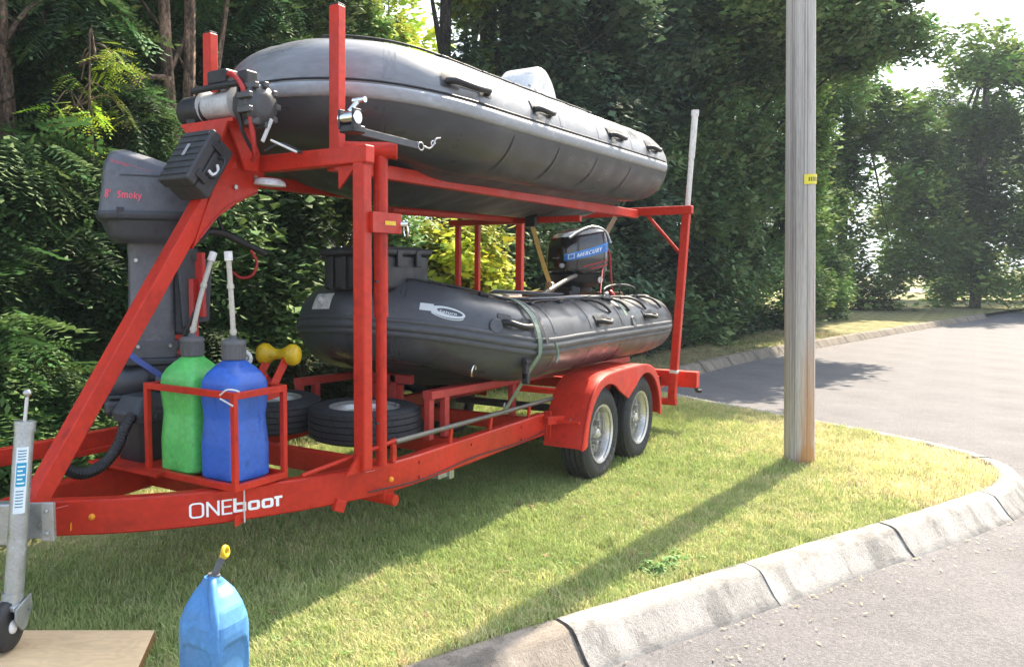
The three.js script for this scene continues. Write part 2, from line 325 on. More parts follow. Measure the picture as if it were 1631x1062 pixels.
const bladeMat = new THREE.MeshPhysicalMaterial({ color: 0xffffff, roughness: 0.9, specularIntensity: 0.3, transmission: 0.35, thickness: 0, side: THREE.DoubleSide });
{
  const R = rng(101), variants = [0, 1, 2].map((k) => ({ g: bladeTuft(300 + k, 13, 0.034, 0.0034, 0.040), m: [], c: [] }));
  const o = new THREE.Object3D();
  const region = (x0, x1, z0, z1, per, sc) => {
    const n = Math.floor((x1 - x0) * (z1 - z0) * per);
    for (let k = 0; k < n; k++) {
      const x = lerp(x0, x1, R()), z = lerp(z0, z1, R()); if (!polyIn(lawnPoly, x, z)) continue;
      if (Math.hypot(x - 6.98, z + 1.08) < 0.12) continue;
      const f = Math.atan2(z, x) * -1; if (f < -0.35 || x < -0.2) continue;                  // never seen: behind the camera
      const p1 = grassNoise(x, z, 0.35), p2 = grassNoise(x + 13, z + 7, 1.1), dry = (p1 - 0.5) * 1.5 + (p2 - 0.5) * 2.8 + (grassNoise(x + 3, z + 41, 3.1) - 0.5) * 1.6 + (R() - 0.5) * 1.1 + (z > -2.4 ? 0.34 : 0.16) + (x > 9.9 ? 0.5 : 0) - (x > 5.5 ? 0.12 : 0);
      const bare = (grassNoise(x + 31, z + 3, 0.7) - 0.56) * 7; if (R() < bare) continue;
      o.position.set(x, 0, z); o.rotation.set((R() - 0.5) * 0.3, R() * 6.283, (R() - 0.5) * 0.3); const s = sc * (0.65 + 0.6 * R()) * (0.8 + 0.5 * p2); o.scale.set(s * 1.1, s * (dry > 0.6 ? 0.75 : 1), s * 1.1); o.updateMatrix();
      const t = Math.max(0, Math.min(1, dry)), b = 0.75 + 0.5 * R(), vergeShade = x > 9.9 ? 0.42 : 1; const v = variants[k % 3]; v.m.push(o.matrix.clone());  // shade on the far verge is multiplied into the blade colour
      v.c.push(lin(Math.min(0.92, lerp(0.37, 0.83, t) * b * vergeShade), Math.min(0.92, lerp(0.452, 0.71, t) * b * vergeShade), lerp(0.15, 0.42, t) * b * vergeShade));
    }
  };
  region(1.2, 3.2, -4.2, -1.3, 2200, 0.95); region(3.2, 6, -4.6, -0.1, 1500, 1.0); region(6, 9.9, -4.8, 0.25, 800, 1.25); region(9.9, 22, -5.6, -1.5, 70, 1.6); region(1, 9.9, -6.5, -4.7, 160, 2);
  const gr = new THREE.Group(); gr.name = 'grass'; scene.add(gr); tag(gr, 'short mown lawn grass, part green and part dry, under and around the trailer', 'grass', null, 'stuff');
  { const R = rng(606), mm = [], cc = []; for (let k = 0; k < 2600; k++) { const x = lerp(1.4, 9, R()), z = lerp(-4.5, 0.1, R()); if (!polyIn(lawnPoly, x, z)) continue; if (R() > (grassNoise(x + 5, z + 19, 0.8) - 0.42) * 5) continue; o.position.set(x, 0.012 + 0.012 * R(), z); o.rotation.set((R() - 0.5) * 0.5, R() * 6.28, (R() - 0.5) * 0.5); o.scale.set(0.45, 0.3, 0.45).multiplyScalar(0.5 + 0.5 * R()); o.updateMatrix(); mm.push(o.matrix.clone()); const b = 0.7 + 0.5 * R(), br = R() < 0.3; cc.push(br ? lin(0.38 * b, 0.26 * b, 0.14 * b) : lin(0.22 * b, 0.40 * b, 0.10 * b)); } const m = instanced('clover', SPRAY.weed[1], leafMat, mm, cc, gr); m.userData.kind = 'stuff'; }
  variants.forEach((v) => { const m = instanced('blades', v.g, bladeMat, v.m, v.c, gr); m.userData.kind = 'stuff'; });
}
const barkTex = dataTex(256, 256, (i, j) => { const n = at(N2, i * 2, j >> 1), l = at(N3, i * 2, j); const v = 0.5 + 0.7 * (n - 0.5) + 0.5 * (l - 0.5); return [v, v * 0.97, v * 0.92]; });
const barkBump = dataTex(256, 256, (i, j) => { const v = at(N2, i * 2, j >> 1); return [v, v, v]; }, false);
const BARK = { brown: [0.40, 0.27, 0.19], dark: [0.10, 0.085, 0.08], grey: [0.26, 0.23, 0.21] };
const barkMats = Object.fromEntries(Object.entries(BARK).map(([k, c]) => [k, new THREE.MeshStandardMaterial({ color: lin(...c.map((x) => x * 1.7)), map: rep(barkTex, 0.8), roughness: 0.95, bumpMap: rep(barkBump, 0.8), bumpScale: 0.02 })]));
function limb(pts, r0, r1, seg = 8) {
  const c = new THREE.CatmullRomCurve3(pts.map(vv)), n = Math.max(6, pts.length * 3), g = new THREE.TubeGeometry(c, n, 1, seg), p = g.attributes.position;
  for (let j = 0; j <= n; j++) { const o = c.getPointAt(j / n), r = lerp(r0, r1, j / n); for (let i = 0; i <= seg; i++) { const k = j * (seg + 1) + i; p.setXYZ(k, o.x + (p.getX(k) - o.x) * r, o.y + (p.getY(k) - o.y) * r, o.z + (p.getZ(k) - o.z) * r); } }
  g.computeVertexNormals(); return g;
}
// lobes: [dx, y, dz, rx, ry, rz] about the foot of the tree
function tree(name, label, category, group, [x, z], { trunk, lobes, leaf = 'broad', n = 1500, col, jitter = 0.35, seed, scale = 1, bark = 'grey' }) {
  const R = rng(seed), t = thing(name, label, category, [x, 0, z], group);
  const stems = [], twigs = [];
  for (const s of trunk || []) stems.push(limb(s.pts.map((p) => [x + p[0], p[1], z + p[2]]), s.r[0], s.r[1], 9));
  for (const L of lobes) if (trunk && R() < 0.8) { const s = trunk[Math.floor(R() * trunk.length)], b = s.pts[Math.min(s.pts.length - 1, 1 + Math.floor(R() * (s.pts.length - 1)))]; stems.push(limb([[x + b[0], b[1], z + b[2]], [x + (b[0] + L[0]) / 2 + (R() - 0.5) * 0.4, (b[1] + L[1]) / 2 + 0.25, z + (b[2] + L[2]) / 2], [x + L[0], L[1], z + L[2]]], s.r[1] * 0.8, 0.012, 6)); }
  if (stems.length) part(trunk.length && trunk[0].r[0] > 0.03 ? 'trunk' : 'stem', stems, barkMats[bark], t);
  const vol = lobes.map((l) => Math.pow(l[3] * l[4] * l[5], 0.67)), tot = vol.reduce((a, b) => a + b, 0), o = new THREE.Object3D();
  const G = SPRAY[leaf], sets = G.map(() => ({ m: [], c: [] }));
  lobes.forEach((l, li) => {
    const k = Math.round(n * vol[li] / tot), tone = 0.75 + 0.5 * R();
    // each lobe is a knot of sub-clumps, so that light and dark masses and gaps show
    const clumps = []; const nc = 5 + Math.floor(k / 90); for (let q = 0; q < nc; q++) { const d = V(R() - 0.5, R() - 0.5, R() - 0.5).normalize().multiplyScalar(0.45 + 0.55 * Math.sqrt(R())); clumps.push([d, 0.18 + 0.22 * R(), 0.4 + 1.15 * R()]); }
    if (trunk && leaf !== 'far') for (let q = 0; q < Math.min(nc, 16); q++) { const d = clumps[q][0], a = V(x + l[0] * 0.75 , l[1] - l[4] * 0.25, z + l[2] - 0.15), e = V(x + l[0] + d.x * l[3], Math.max(0.1, l[1] + d.y * l[4]), z + l[2] + d.z * l[5]), m = a.clone().lerp(e, 0.5); m.y += 0.12; m.x += (R() - 0.5) * 0.2; twigs.push(limb([a.toArray(), m.toArray(), e.toArray()], 0.012 * scale, 0.004, 4)); }
    for (let i = 0; i < k; i++) {
      const c = clumps[Math.floor(R() * nc)], e = V(R() - 0.5, R() - 0.5, R() - 0.5).normalize().multiplyScalar(c[1] * Math.cbrt(R()) * 1.25), p = c[0].clone().add(e);
      o.position.set(l[0] + p.x * l[3], Math.max(0.02, l[1] + p.y * l[4]), l[2] + p.z * l[5]); o.rotation.set((R() - 0.5) * 1.1, R() * 6.283, (R() - 0.5) * 1.1); o.scale.setScalar(scale * (0.5 + 0.95 * R() * R() + 0.1)); o.updateMatrix();
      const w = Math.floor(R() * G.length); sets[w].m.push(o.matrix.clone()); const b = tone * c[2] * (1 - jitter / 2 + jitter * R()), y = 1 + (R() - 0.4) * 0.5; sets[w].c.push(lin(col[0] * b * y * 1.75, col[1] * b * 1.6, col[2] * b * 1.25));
    }
  });
  if (twigs.length) { const tw = part('branches', twigs, barkMats[bark === 'dark' ? 'grey' : bark], t); tw.userData.kind = 'stuff'; }
  const crown = sub('crown', t); crown.userData.kind = 'stuff';
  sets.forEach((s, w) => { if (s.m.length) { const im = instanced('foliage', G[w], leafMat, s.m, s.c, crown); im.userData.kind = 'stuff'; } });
  return t;
}
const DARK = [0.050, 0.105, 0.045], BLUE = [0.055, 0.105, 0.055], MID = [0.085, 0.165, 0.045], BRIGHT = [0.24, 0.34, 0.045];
const TG = 'trees standing behind the trailer';
// --- left: locust-like trees with compound leaves close behind the tongue
tree('locust_tree', 'tall dark tree with one straight brown trunk at the far left', 'tree', TG, [3.55, -6.2], { seed: 1, bark: 'brown', leaf: 'pinnate', n: 4600, scale: 1.15, col: DARK,
  trunk: [{ pts: [[0, -0.1, 0], [0.02, 1.5, 0.05], [-0.06, 3.2, 0.02], [-0.12, 6.5, 0]], r: [0.085, 0.05] }, { pts: [[0.1, 0, 0.1], [0.25, 1.5, 0.1], [0.55, 3.0, 0.1]], r: [0.06, 0.03] }],
  lobes: [[-0.6, 1.3, 0.4, 0.9, 0.6, 0.5], [0.6, 1.5, 0.5, 0.9, 0.6, 0.5], [-0.9, 3.6, -0.1, 0.7, 0.9, 0.6], [0.7, 4.3, -0.3, 0.9, 0.7, 0.6], [0.0, 5.8, 0, 1.7, 1.0, 1.3], [1.0, 3.0, -0.6, 0.7, 0.6, 0.5], [-1.3, 2.4, 0.2, 0.6, 0.9, 0.6], [0.3, 2.6, -1.4, 1.6, 1.4, 0.5], [0.5, 3.5, 0.25, 0.45, 0.25, 0.3]] });
tree('locust_tree', 'dark feathery tree with forked grey trunks behind the winch', 'tree', TG, [4.95, -5.95], { seed: 2, bark: 'brown', leaf: 'pinnate', n: 5200, scale: 1.15, col: DARK,
  trunk: [{ pts: [[0, -0.1, 0], [0, 1.2, 0], [0.05, 2.2, 0]], r: [0.10, 0.08] }, { pts: [[0.05, 2.1, 0], [-0.08, 3.2, 0], [-0.10, 6, 0]], r: [0.062, 0.035] }, { pts: [[0.05, 2.1, 0], [0.12, 3.2, 0.05], [0.2, 6, 0]], r: [0.062, 0.035] }, { pts: [[0.07, 2.2, 0], [0.4, 3.0, 0], [0.75, 4.6, 0]], r: [0.035, 0.02] }],
  lobes: [[-0.85, 2.5, 0.1, 0.6, 0.5, 0.4], [0.1, 1.7, 0.3, 0.9, 0.4, 0.4], [0.9, 4.4, -0.5, 0.9, 0.7, 0.5], [-0.9, 4.5, -0.5, 0.9, 0.6, 0.5], [0.0, 5.9, -0.3, 1.8, 0.8, 0.9], [0.8, 2.4, 0.0, 0.45, 0.5, 0.4], [-0.2, 3.3, -1.5, 1.8, 1.6, 0.5], [1.25, 3.3, -0.2, 0.5, 0.5, 0.5], [-0.75, 3.5, -0.1, 0.35, 0.3, 0.3]] });
tree('leafy_shrub', 'low dark feathery shrub left of the grey outboard motor', 'shrub', TG, [2.55, -5.35], { seed: 3, leaf: 'pinnate', n: 2500, scale: 1.15, col: [0.06, 0.125, 0.05],
  trunk: [{ pts: [[0, 0, 0], [0.1, 0.6, 0], [0, 1.4, 0]], r: [0.028, 0.012] }],
  lobes: [[-0.3, 0.6, 0.2, 0.8, 0.55, 0.4], [0.2, 1.3, 0.1, 0.8, 0.6, 0.4], [0.4, 0.5, 0.3, 0.7, 0.5, 0.35], [-0.5, 1.5, 0.0, 0.5, 0.5, 0.4], [0.7, 1.9, -0.2, 0.7, 0.5, 0.4]] });
tree('leafy_shrub', 'dark shrub behind the grey outboard motor leg and fuel jugs', 'shrub', TG, [4.1, -5.5], { seed: 4, leaf: 'pinnate', n: 2300, scale: 1.15, col: [0.045, 0.095, 0.042],
  trunk: [{ pts: [[0, 0, 0], [0.1, 0.6, 0], [0, 1.4, 0]], r: [0.028, 0.012] }],
  lobes: [[-0.3, 0.5, 0.2, 0.8, 0.55, 0.4], [0.3, 1.2, 0.1, 0.9, 0.6, 0.4], [0.6, 0.5, 0.2, 0.8, 0.5, 0.35], [-0.3, 1.7, -0.1, 0.7, 0.5, 0.4]] });
tree('sunlit_leaf_tree', 'small tree among the dark left trees with sunlight put into its yellow green leaf colour', 'tree', TG, [3.62, -5.4], { seed: 5, leaf: 'pinnate', n: 34, scale: 0.7, col: [0.22, 0.32, 0.05], jitter: 0.5, bark: 'brown',  // sunlit clump: the sunlight is put into the leaf colour
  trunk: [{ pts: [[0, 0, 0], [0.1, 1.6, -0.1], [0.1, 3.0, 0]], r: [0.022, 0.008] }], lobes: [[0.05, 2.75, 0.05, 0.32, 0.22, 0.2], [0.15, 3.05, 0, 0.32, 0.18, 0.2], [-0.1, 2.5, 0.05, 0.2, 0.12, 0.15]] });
// --- middle: mixed shrubs, yellow-green growth and dark trunks further back
tree('leafy_shrub', 'mid green shrub behind the double gantry post', 'shrub', TG, [6.6, -5.5], { seed: 6, leaf: 'broad', n: 2600, col: [0.062, 0.115, 0.045], bark: 'grey',
  trunk: [{ pts: [[0, 0, 0], [0.1, 0.8, 0], [0, 1.8, 0]], r: [0.03, 0.012] }],
  lobes: [[-0.8, 0.6, 0.2, 0.8, 0.6, 0.5], [0.2, 1.2, 0.2, 0.9, 0.7, 0.5], [-0.4, 2.0, 0, 0.9, 0.6, 0.5], [0.8, 0.5, 0.3, 0.8, 0.5, 0.4], [-1.2, 1.6, 0, 0.7, 0.7, 0.5], [0.6, 1.9, -0.1, 0.7, 0.6, 0.5]] });
tree('leafy_shrub', 'bright yellow green shrub between the two boats', 'shrub', TG, [8.2, -5.15], { seed: 7, leaf: 'broad', n: 1500, col: [0.26, 0.33, 0.05], jitter: 0.6, bark: 'grey',  // sun shining through these leaves is mixed into their yellow-green
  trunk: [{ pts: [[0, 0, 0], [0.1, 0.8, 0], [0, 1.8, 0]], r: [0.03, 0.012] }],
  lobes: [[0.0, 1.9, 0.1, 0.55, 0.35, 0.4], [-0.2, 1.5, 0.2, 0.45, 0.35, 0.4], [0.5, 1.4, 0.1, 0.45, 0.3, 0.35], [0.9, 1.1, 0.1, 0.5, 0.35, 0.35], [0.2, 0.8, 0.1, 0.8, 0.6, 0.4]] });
tree('leafy_shrub', 'dark shrub behind the stern of the lower boat', 'shrub', TG, [10.2, -5.3], { seed: 8, leaf: 'broad', n: 2800, col: [0.05, 0.095, 0.045], bark: 'grey',
  trunk: [{ pts: [[0, 0, 0], [0.1, 0.8, 0], [0, 1.8, 0]], r: [0.03, 0.012] }],
  lobes: [[-0.8, 0.6, 0.2, 0.9, 0.6, 0.5], [0.2, 1.3, 0.2, 1.0, 0.7, 0.5], [0.9, 0.5, 0.3, 0.9, 0.5, 0.4], [0, 2.2, 0, 1.0, 0.7, 0.5], [1.2, 1.7, -0.1, 0.9, 0.8, 0.5], [-1.0, 1.9, -0.1, 0.8, 0.7, 0.5]] });
tree('broadleaf_tree', 'leafy tree rising behind the bow of the upper boat', 'tree', TG, [7.3, -6.9], { seed: 9, leaf: 'broad', n: 5200, col: [0.075, 0.14, 0.05], bark: 'grey',
  trunk: [{ pts: [[0, 0, 0], [0.1, 2.0, 0], [0, 4.5, 0], [0, 7, 0]], r: [0.09, 0.03] }],
  lobes: [[-0.9, 3.2, 0.4, 1.0, 0.8, 0.7], [0.4, 3.9, 0.5, 1.0, 0.8, 0.6], [-0.5, 4.7, 0.2, 1.2, 0.7, 0.8], [0.6, 5.4, 0.2, 1.2, 0.8, 0.8], [-0.4, 6.2, 0, 1.5, 0.9, 1.0], [0.9, 2.6, 0.2, 0.9, 0.8, 0.6], [-1.4, 2.2, 0, 0.8, 0.9, 0.6]] });
tree('sunlit_leaf_tree', 'small tree beside the near guide pole top with sunlight put into its yellow green leaf colour', 'tree', TG, [8.6, -6.3], { seed: 10, leaf: 'broad', n: 1100, col: [0.27, 0.36, 0.06], jitter: 0.6, bark: 'grey',  // leaf colour brightened in place of sunlight
  trunk: [{ pts: [[0, 0, 0], [0.0, 2.0, 0], [0.1, 4.2, 0]], r: [0.04, 0.012] }], lobes: [[0.0, 4.05, 0.1, 0.6, 0.4, 0.4], [0.5, 3.8, 0.1, 0.5, 0.35, 0.4], [-0.3, 4.5, 0, 0.5, 0.3, 0.35]] });
const DG = 'dark bare trunked trees above the upper boat';
for (const [k, px, z, r, hh] of [[0, 12.6, -7.9, 0.13, 'thinner dark trunk left of its pair above the upper boat'], [1, 14.3, -8.0, 0.20, 'broad dark trunk in the middle above the upper boat'], [2, 14.1, -7.4, 0.22, 'straight dark trunk right of its pair above the upper boat'], [3, 16.6, -8.2, 0.12, 'leaning dark trunk beside the vine covered trees']])
  tree('dark_trunk_tree', hh, 'tree', DG, [px, z], { seed: 20 + k, bark: 'dark', leaf: 'broad', n: 700, col: k === 3 ? [0.11, 0.19, 0.05] : [0.16, 0.25, 0.05], jitter: 0.6, scale: 1.25,
    trunk: [{ pts: [[0, -0.1, 0], [0.05, 2.5, 0], [k === 3 ? 0.5 : -0.05, 5.0, 0], [k === 3 ? 1.2 : 0.1, 9, 0]], r: [r, r * 0.7] }, { pts: [[0, 3.8, 0], [0.7, 5.2, 0.1], [1.1, 7.0, 0.1]], r: [r * 0.35, r * 0.2] }],
    lobes: [[-0.8, 7.0, 0, 1.3, 0.9, 0.9], [0.9, 6.4, 0, 1.2, 0.8, 0.9], [0, 8.3, 0, 1.8, 1.0, 1.2], [-0.6, 4.9, -0.6, 0.8, 0.7, 0.6], [0.9, 2.6, -0.5, 1.0, 1.2, 0.7]] });
// --- right: vine-smothered trees along the side road
const VG = 'vine covered trees along the side road';
const vines = [[13.9, -5.95, 'vine covered tree right of the dark trunks', [0.05, 0.09, 0.058], 4200], [15.3, -5.9, 'tall dark bluish vine covered tree above the stern of the upper boat', [0.045, 0.082, 0.058], 4600], [17.0, -5.5, 'vine covered tree behind the white guide pole', [0.066, 0.118, 0.052], 4600], [18.8, -5.2, 'broad vine covered tree left of the utility pole', [0.066, 0.115, 0.054], 4600], [21.4, -4.9, 'vine covered tree behind the utility pole', [0.062, 0.112, 0.052], 4200], [24.6, -4.6, 'vine covered tree just right of the utility pole', [0.09, 0.16, 0.05], 5200], [29, -4.4, 'vine covered tree far along the side road', [0.08, 0.14, 0.05], 3600]];
vines.forEach(([x, z, label, col, n], k) => tree('vine_covered_tree', label, 'tree', VG, [x, z], { seed: 40 + k, bark: 'dark', leaf: 'vine', n, col: col.map((c) => c * 1.3), scale: 1,
  trunk: [{ pts: [[0, -0.1, -0.6], [0.05, 3, -0.7], [0.1, 7.5, -0.8]], r: [0.18, 0.08] }],
  lobes: [[-0.7, 0.9, 0.5, 1.1, 0.9, 0.7], [0.7, 1.2, 0.5, 1.1, 1.0, 0.7], [0, 2.6, 0.5, 1.3, 1.0, 0.8], [-0.8, 3.8, 0.2, 1.1, 1.0, 0.9], [0.8, 4.3, 0.3, 1.2, 1.0, 0.9], [0, 5.6, 0.2, 1.5, 1.0, 1.1], [-0.4, 6.9, 0, 1.5, 0.9, 1.0], [0, 3.5, -1.3, 1.8, 3.4, 0.5], ...(k === 3 || k === 4 ? [[0, 6.8, 2.2, 1.9, 0.7, 1.9], [0.4, 7.2, 0.3, 1.8, 0.9, 1.5], [-0.8, 6.6, 1.6, 1.6, 0.7, 1.9], [1.0, 6.9, 2.6, 1.5, 0.7, 1.7]] : k === 2 ? [[-0.9, 6.9, 2.9, 1.4, 0.7, 1.5], [0.4, 7.0, 2.4, 1.3, 0.7, 1.3]] : k > 4 ? [[0.8, 8.2, 0.4, 1.8, 1.2, 1.6]] : [])] }));
// --- behind everything: a second row and the far end of the side road
const BG = 'trees of the wood further back';
const back = [[1.5, -9.5, 'dark wood tree at the far left behind the first brown trunk'], [4.2, -10.2, 'dark wood tree seen between the two brown left trunks'], [7.0, -10.0, 'dark wood tree behind the winch and far guide pole'], [9.6, -10.4, 'dark wood tree above the bow of the upper boat'], [12.6, -11.5, 'wood tree behind the dark bare trunks, its sunlit yellow green put into the leaf colour'], [16.5, -12, 'wood tree right of the dark bare trunks, its sunlit yellow green put into the leaf colour'], [20.5, -10.5, 'low wood tree behind the vine covered trees'], [25.5, -9.5, 'low wood tree behind the utility pole trees'], [31, -8.5, 'wood tree behind the vines right of the utility pole']];
back.forEach(([x, z, label], k) => tree('wood_tree', label, 'tree', BG, [x, z], { seed: 70 + k, bark: 'dark', leaf: 'far', n: k > 3 && k < 6 ? 800 : 1400, col: k > 3 && k < 6 ? [0.24, 0.33, 0.05] : [0.055, 0.10, 0.042], scale: k > 3 && k < 6 ? 0.75 : 1, jitter: 0.6,  // the two sunlit trees carry their sunlight in a brighter leaf colour
  trunk: [{ pts: [[0, -0.1, 0], [0.1, 3, 0], [0, 7, 0]], r: [0.16, 0.07] }],
  lobes: k > 3 && k < 6 ? [[-1.2, 6.6, 0, 1.6, 1.0, 1.0], [1.2, 6.2, 0, 1.8, 1.1, 1.0], [0, 8.0, 0, 2.2, 1.2, 1.2], [0, 2.2, 0, 2.2, 1.8, 1.0], [-1.0, 4.8, 0, 1.3, 0.8, 0.8], [1.2, 4.4, 0.2, 1.2, 0.8, 0.8]] : k > 5 ? [[-1.2, 1.6, 0, 1.6, 1.6, 0.8], [1.2, 1.8, 0, 1.6, 1.8, 0.8], [-0.8, 4.4, 0, 1.7, 1.6, 1.0], [1.0, 5.2, 0, 1.8, 1.6, 1.0]] : [[-1.2, 1.6, 0, 1.6, 1.6, 0.8], [1.2, 1.8, 0, 1.6, 1.8, 0.8], [-0.8, 4.4, 0, 1.7, 1.6, 1.0], [1.0, 5.2, 0, 1.8, 1.6, 1.0], [0, 7.8, 0, 2.4, 1.8, 1.4]] }));
const FG = 'trees at the far end of the side road';
[[37, -4.5, 'far tree left of the road end'], [41, 0, 'far tree closing the end of the side road'], [43, 5, 'far tree right of the road end'], [46, 10.5, 'rightmost far tree beyond the road end'], [52, -1, 'tall far tree seen over the road end'], [54, 7, 'tall far tree over the right side of the road end']].forEach(([x, z, label], k) => tree('far_tree', label, 'tree', FG, [x, z], { seed: 90 + k, bark: 'grey', leaf: 'far', n: 3400, scale: 1.0, col: [0.10, 0.17, 0.05],
  trunk: [{ pts: [[0, -0.3, 0], [0.1, 4, 0], [0, 10, 0]], r: [0.22, 0.1] }],
  lobes: [[-0.5, 1.8, -1.6, 1.5, 1.8, 2.2], [0, 2.0, 1.8, 1.5, 1.9, 2.2], [0, 5.2, -1.4, 1.8, 2.2, 2.4], [0, 5.6, 1.5, 1.8, 2.2, 2.4], [0, 8.6, 0, 2.2, 2.0, 2.6]] }));
{ // ground cover at the foot of the wood
  const R = rng(888), sets = [[], [], []], cols = [[], [], []], o = new THREE.Object3D();
  for (let k = 0; k < 5200; k++) { const x = lerp(0.8, 26, R()), z0 = x < 10 ? -5.0 : lerp(-5.0, -4.0, (x - 10) / 16), z = z0 - 0.05 - Math.pow(R(), 1.3) * 3.2; o.position.set(x, 0.02 + 0.22 * R() * R(), z); o.rotation.set((R() - 0.5), R() * 6.28, (R() - 0.5)); o.scale.setScalar(0.6 + 0.6 * R()); o.updateMatrix(); const w = k % 3; sets[w].push(o.matrix.clone()); const b = 0.6 + 0.8 * R(), br = R() < 0.25; cols[w].push(br ? lin(0.14 * b, 0.10 * b, 0.05 * b) : lin(0.06 * b, 0.11 * b, 0.04 * b)); }
  const gc = new THREE.Group(); gc.name = 'ground_cover'; scene.add(gc); tag(gc, 'leafy ground cover and fallen leaves along the foot of the wood', 'ground cover', null, 'stuff');
  sets.forEach((s, w) => { const im = instanced('leaves', SPRAY.broad[w], leafMat, s, cols[w], gc); im.userData.kind = 'stuff'; });
}
// weeds at the kerb, clover and dry litter in the gutter
{
  const R = rng(444), m = [], c = [], o = new THREE.Object3D();
  for (let k = 0; k < 22; k++) { o.position.set(4.06 + (R() - 0.5) * 0.34, 0.015 + 0.035 * R(), -1.255 + (R() - 0.5) * 0.12); o.rotation.set(0.6 * (R() - 0.5), R() * 6.28, 0.6 * (R() - 0.5)); o.scale.setScalar(0.4 + 0.45 * R()); o.updateMatrix(); m.push(o.matrix.clone()); const b = 0.7 + 0.6 * R(); c.push(lin(0.17 * b, 0.30 * b, 0.09 * b)); }
  const t = thing('weed', 'leafy green weed growing in the lawn edge beside the kerb', 'weed', [0, 0, 0]); instanced('leaves', SPRAY.weed[0], leafMat, m, c, t).userData.kind = 'stuff';
  const lm = [], lc = [], pos = [], idx = []; leafQuad(pos, idx, V(-0.02, 0, 0), V(1, 0.1, 0).normalize(), V(0, 0, 1), 0.045, 0.016, 0.004); const lg = toGeo(pos, idx);
  for (let k = 0; k < 2900; k++) { const s = lerp(0.10, 0.42, R()) , p = edgeCurve.getPointAt(s), t2 = edgeCurve.getTangentAt(s); const cl = grassNoise(p.x, p.z, 0.9); if (R() > (cl - 0.35) * 3) continue; const d = 0.25 + Math.pow(R(), 2.6) * 0.35; o.position.set(p.x - t2.z * d, -0.124 + 0.006 * R(), p.z + t2.x * d); o.rotation.set((R() - 0.5) * 0.7, R() * 6.28, (R() - 0.5) * 0.7); o.scale.setScalar(0.3 + 0.5 * R()); o.updateMatrix(); lm.push(o.matrix.clone()); const b = 0.6 + 0.6 * R(), dirt = R() < 0.6; if (dirt) { lm[lm.length - 1].scale(V(0.45, 0.45, 0.45)); } lc.push(dirt ? lin(0.14 * b, 0.11 * b, 0.08 * b) : lin(0.42 * b, 0.33 * b, 0.18 * b)); }
  const lit = instanced('leaf_litter', lg, new THREE.MeshStandardMaterial({ color: 0xffffff, roughness: 0.8, side: THREE.DoubleSide }), lm, lc); tag(lit, 'dry leaves and straw gathered along the gutter below the kerb', 'leaf litter', null, 'stuff');
}
// ---------------------------------------------------------------- utility pole
{
  const run = (a, i, jf) => { const j0 = Math.floor(jf), f = jf - j0; return lerp(at(a, i, j0), at(a, i, j0 + 1), f); };
  const woodTex = dataTex(256, 1024, (i, j) => {
    const wob = 2.5 * at(N2, i * 2, j >> 2), g = run(N3, Math.round(i * 2 + wob), j / 20), n = run(N2, Math.round(i * 3 + wob), j / 30), l = run(N1, i * 2, j / 2), y = j / 1024;
    let v = 0.47 + 0.10 * (n - 0.5) + 0.12 * (g - 0.5) + 0.22 * (run(N3, i * 4, j / 3) - 0.5) + 0.10 * (run(WHITE, i * 2, j / 5) - 0.5) + 0.25 * (l - 0.5); const cv = run(N3, Math.round(i * 2 + 100 + wob), j / 46 + 60), crack = 1 - 0.38 * Math.max(0, Math.min(1, (0.36 - cv) * 14));
    let c = [v * 1.0, v * 0.91, v * 0.80]; const low = Math.max(0, 1 - y / 0.05), side = Math.max(0, Math.cos((i / 256 - 0.385) * 6.283)), st = Math.max(0, Math.min(1, (l - 0.62 + low * 0.42 + 0.16 * Math.pow(side, 5)) * 6)) * Math.max(0, 1 - y / 0.34);
    c = [lerp(c[0], 0.42, st), lerp(c[1], 0.20, st), lerp(c[2], 0.06, st)];
    return c.map((x) => s2(Math.max(0.02, x * crack)));
  });
  woodTex.repeat.set(1, 1);
  const pm = new THREE.MeshStandardMaterial({ map: woodTex, roughness: 0.95, bumpMap: woodTex, bumpScale: 0.009 });
  const p = thing('utility_pole', 'weathered grey wooden utility pole with orange stained foot at the right', 'utility pole', [6.98, 0, -1.085]);
  const H = 9, R = rng(66);
  part('pole_shaft', grid(40, 60, (u, v) => { const a = u * Math.PI * 2, y = v * H - 0.25 * (1 - v), r = lerp(0.112, 0.092, v) * (1 + 0.012 * Math.sin(a * 3 + v * 9) + 0.008 * Math.sin(a * 7 + 1)); return V(6.98 + y * 0.018 + Math.cos(a) * r, y, -1.085 - y * 0.033 + Math.sin(a) * r); }, (u, v) => [u, v * 1.1]), pm, p, { uv: 'keep' });
  const tagTex = canvasTex(128, 48, (x, w, h) => { x.fillStyle = '#e3d23a'; x.fillRect(0, 0, w, h); x.fillStyle = '#5a5a20'; for (let i = 0; i < 6; i++) x.fillRect(26 + i * 14, 14, 9, 20); x.clearRect; });
  const yT = 2.2, cx = 6.98 + yT * 0.018, cz = -1.085 - yT * 0.033;
  part('yellow_tag', grid(10, 1, (u, v) => { const a = lerp(2.75, 1.35, u); const r = 0.115; return V(cx + Math.cos(a) * r, yT - 0.04 + v * 0.075 + u * 0.008, cz + Math.sin(a) * r); }), new THREE.MeshStandardMaterial({ map: tagTex, roughness: 0.5, side: THREE.DoubleSide }), p, { uv: 'keep' });
}

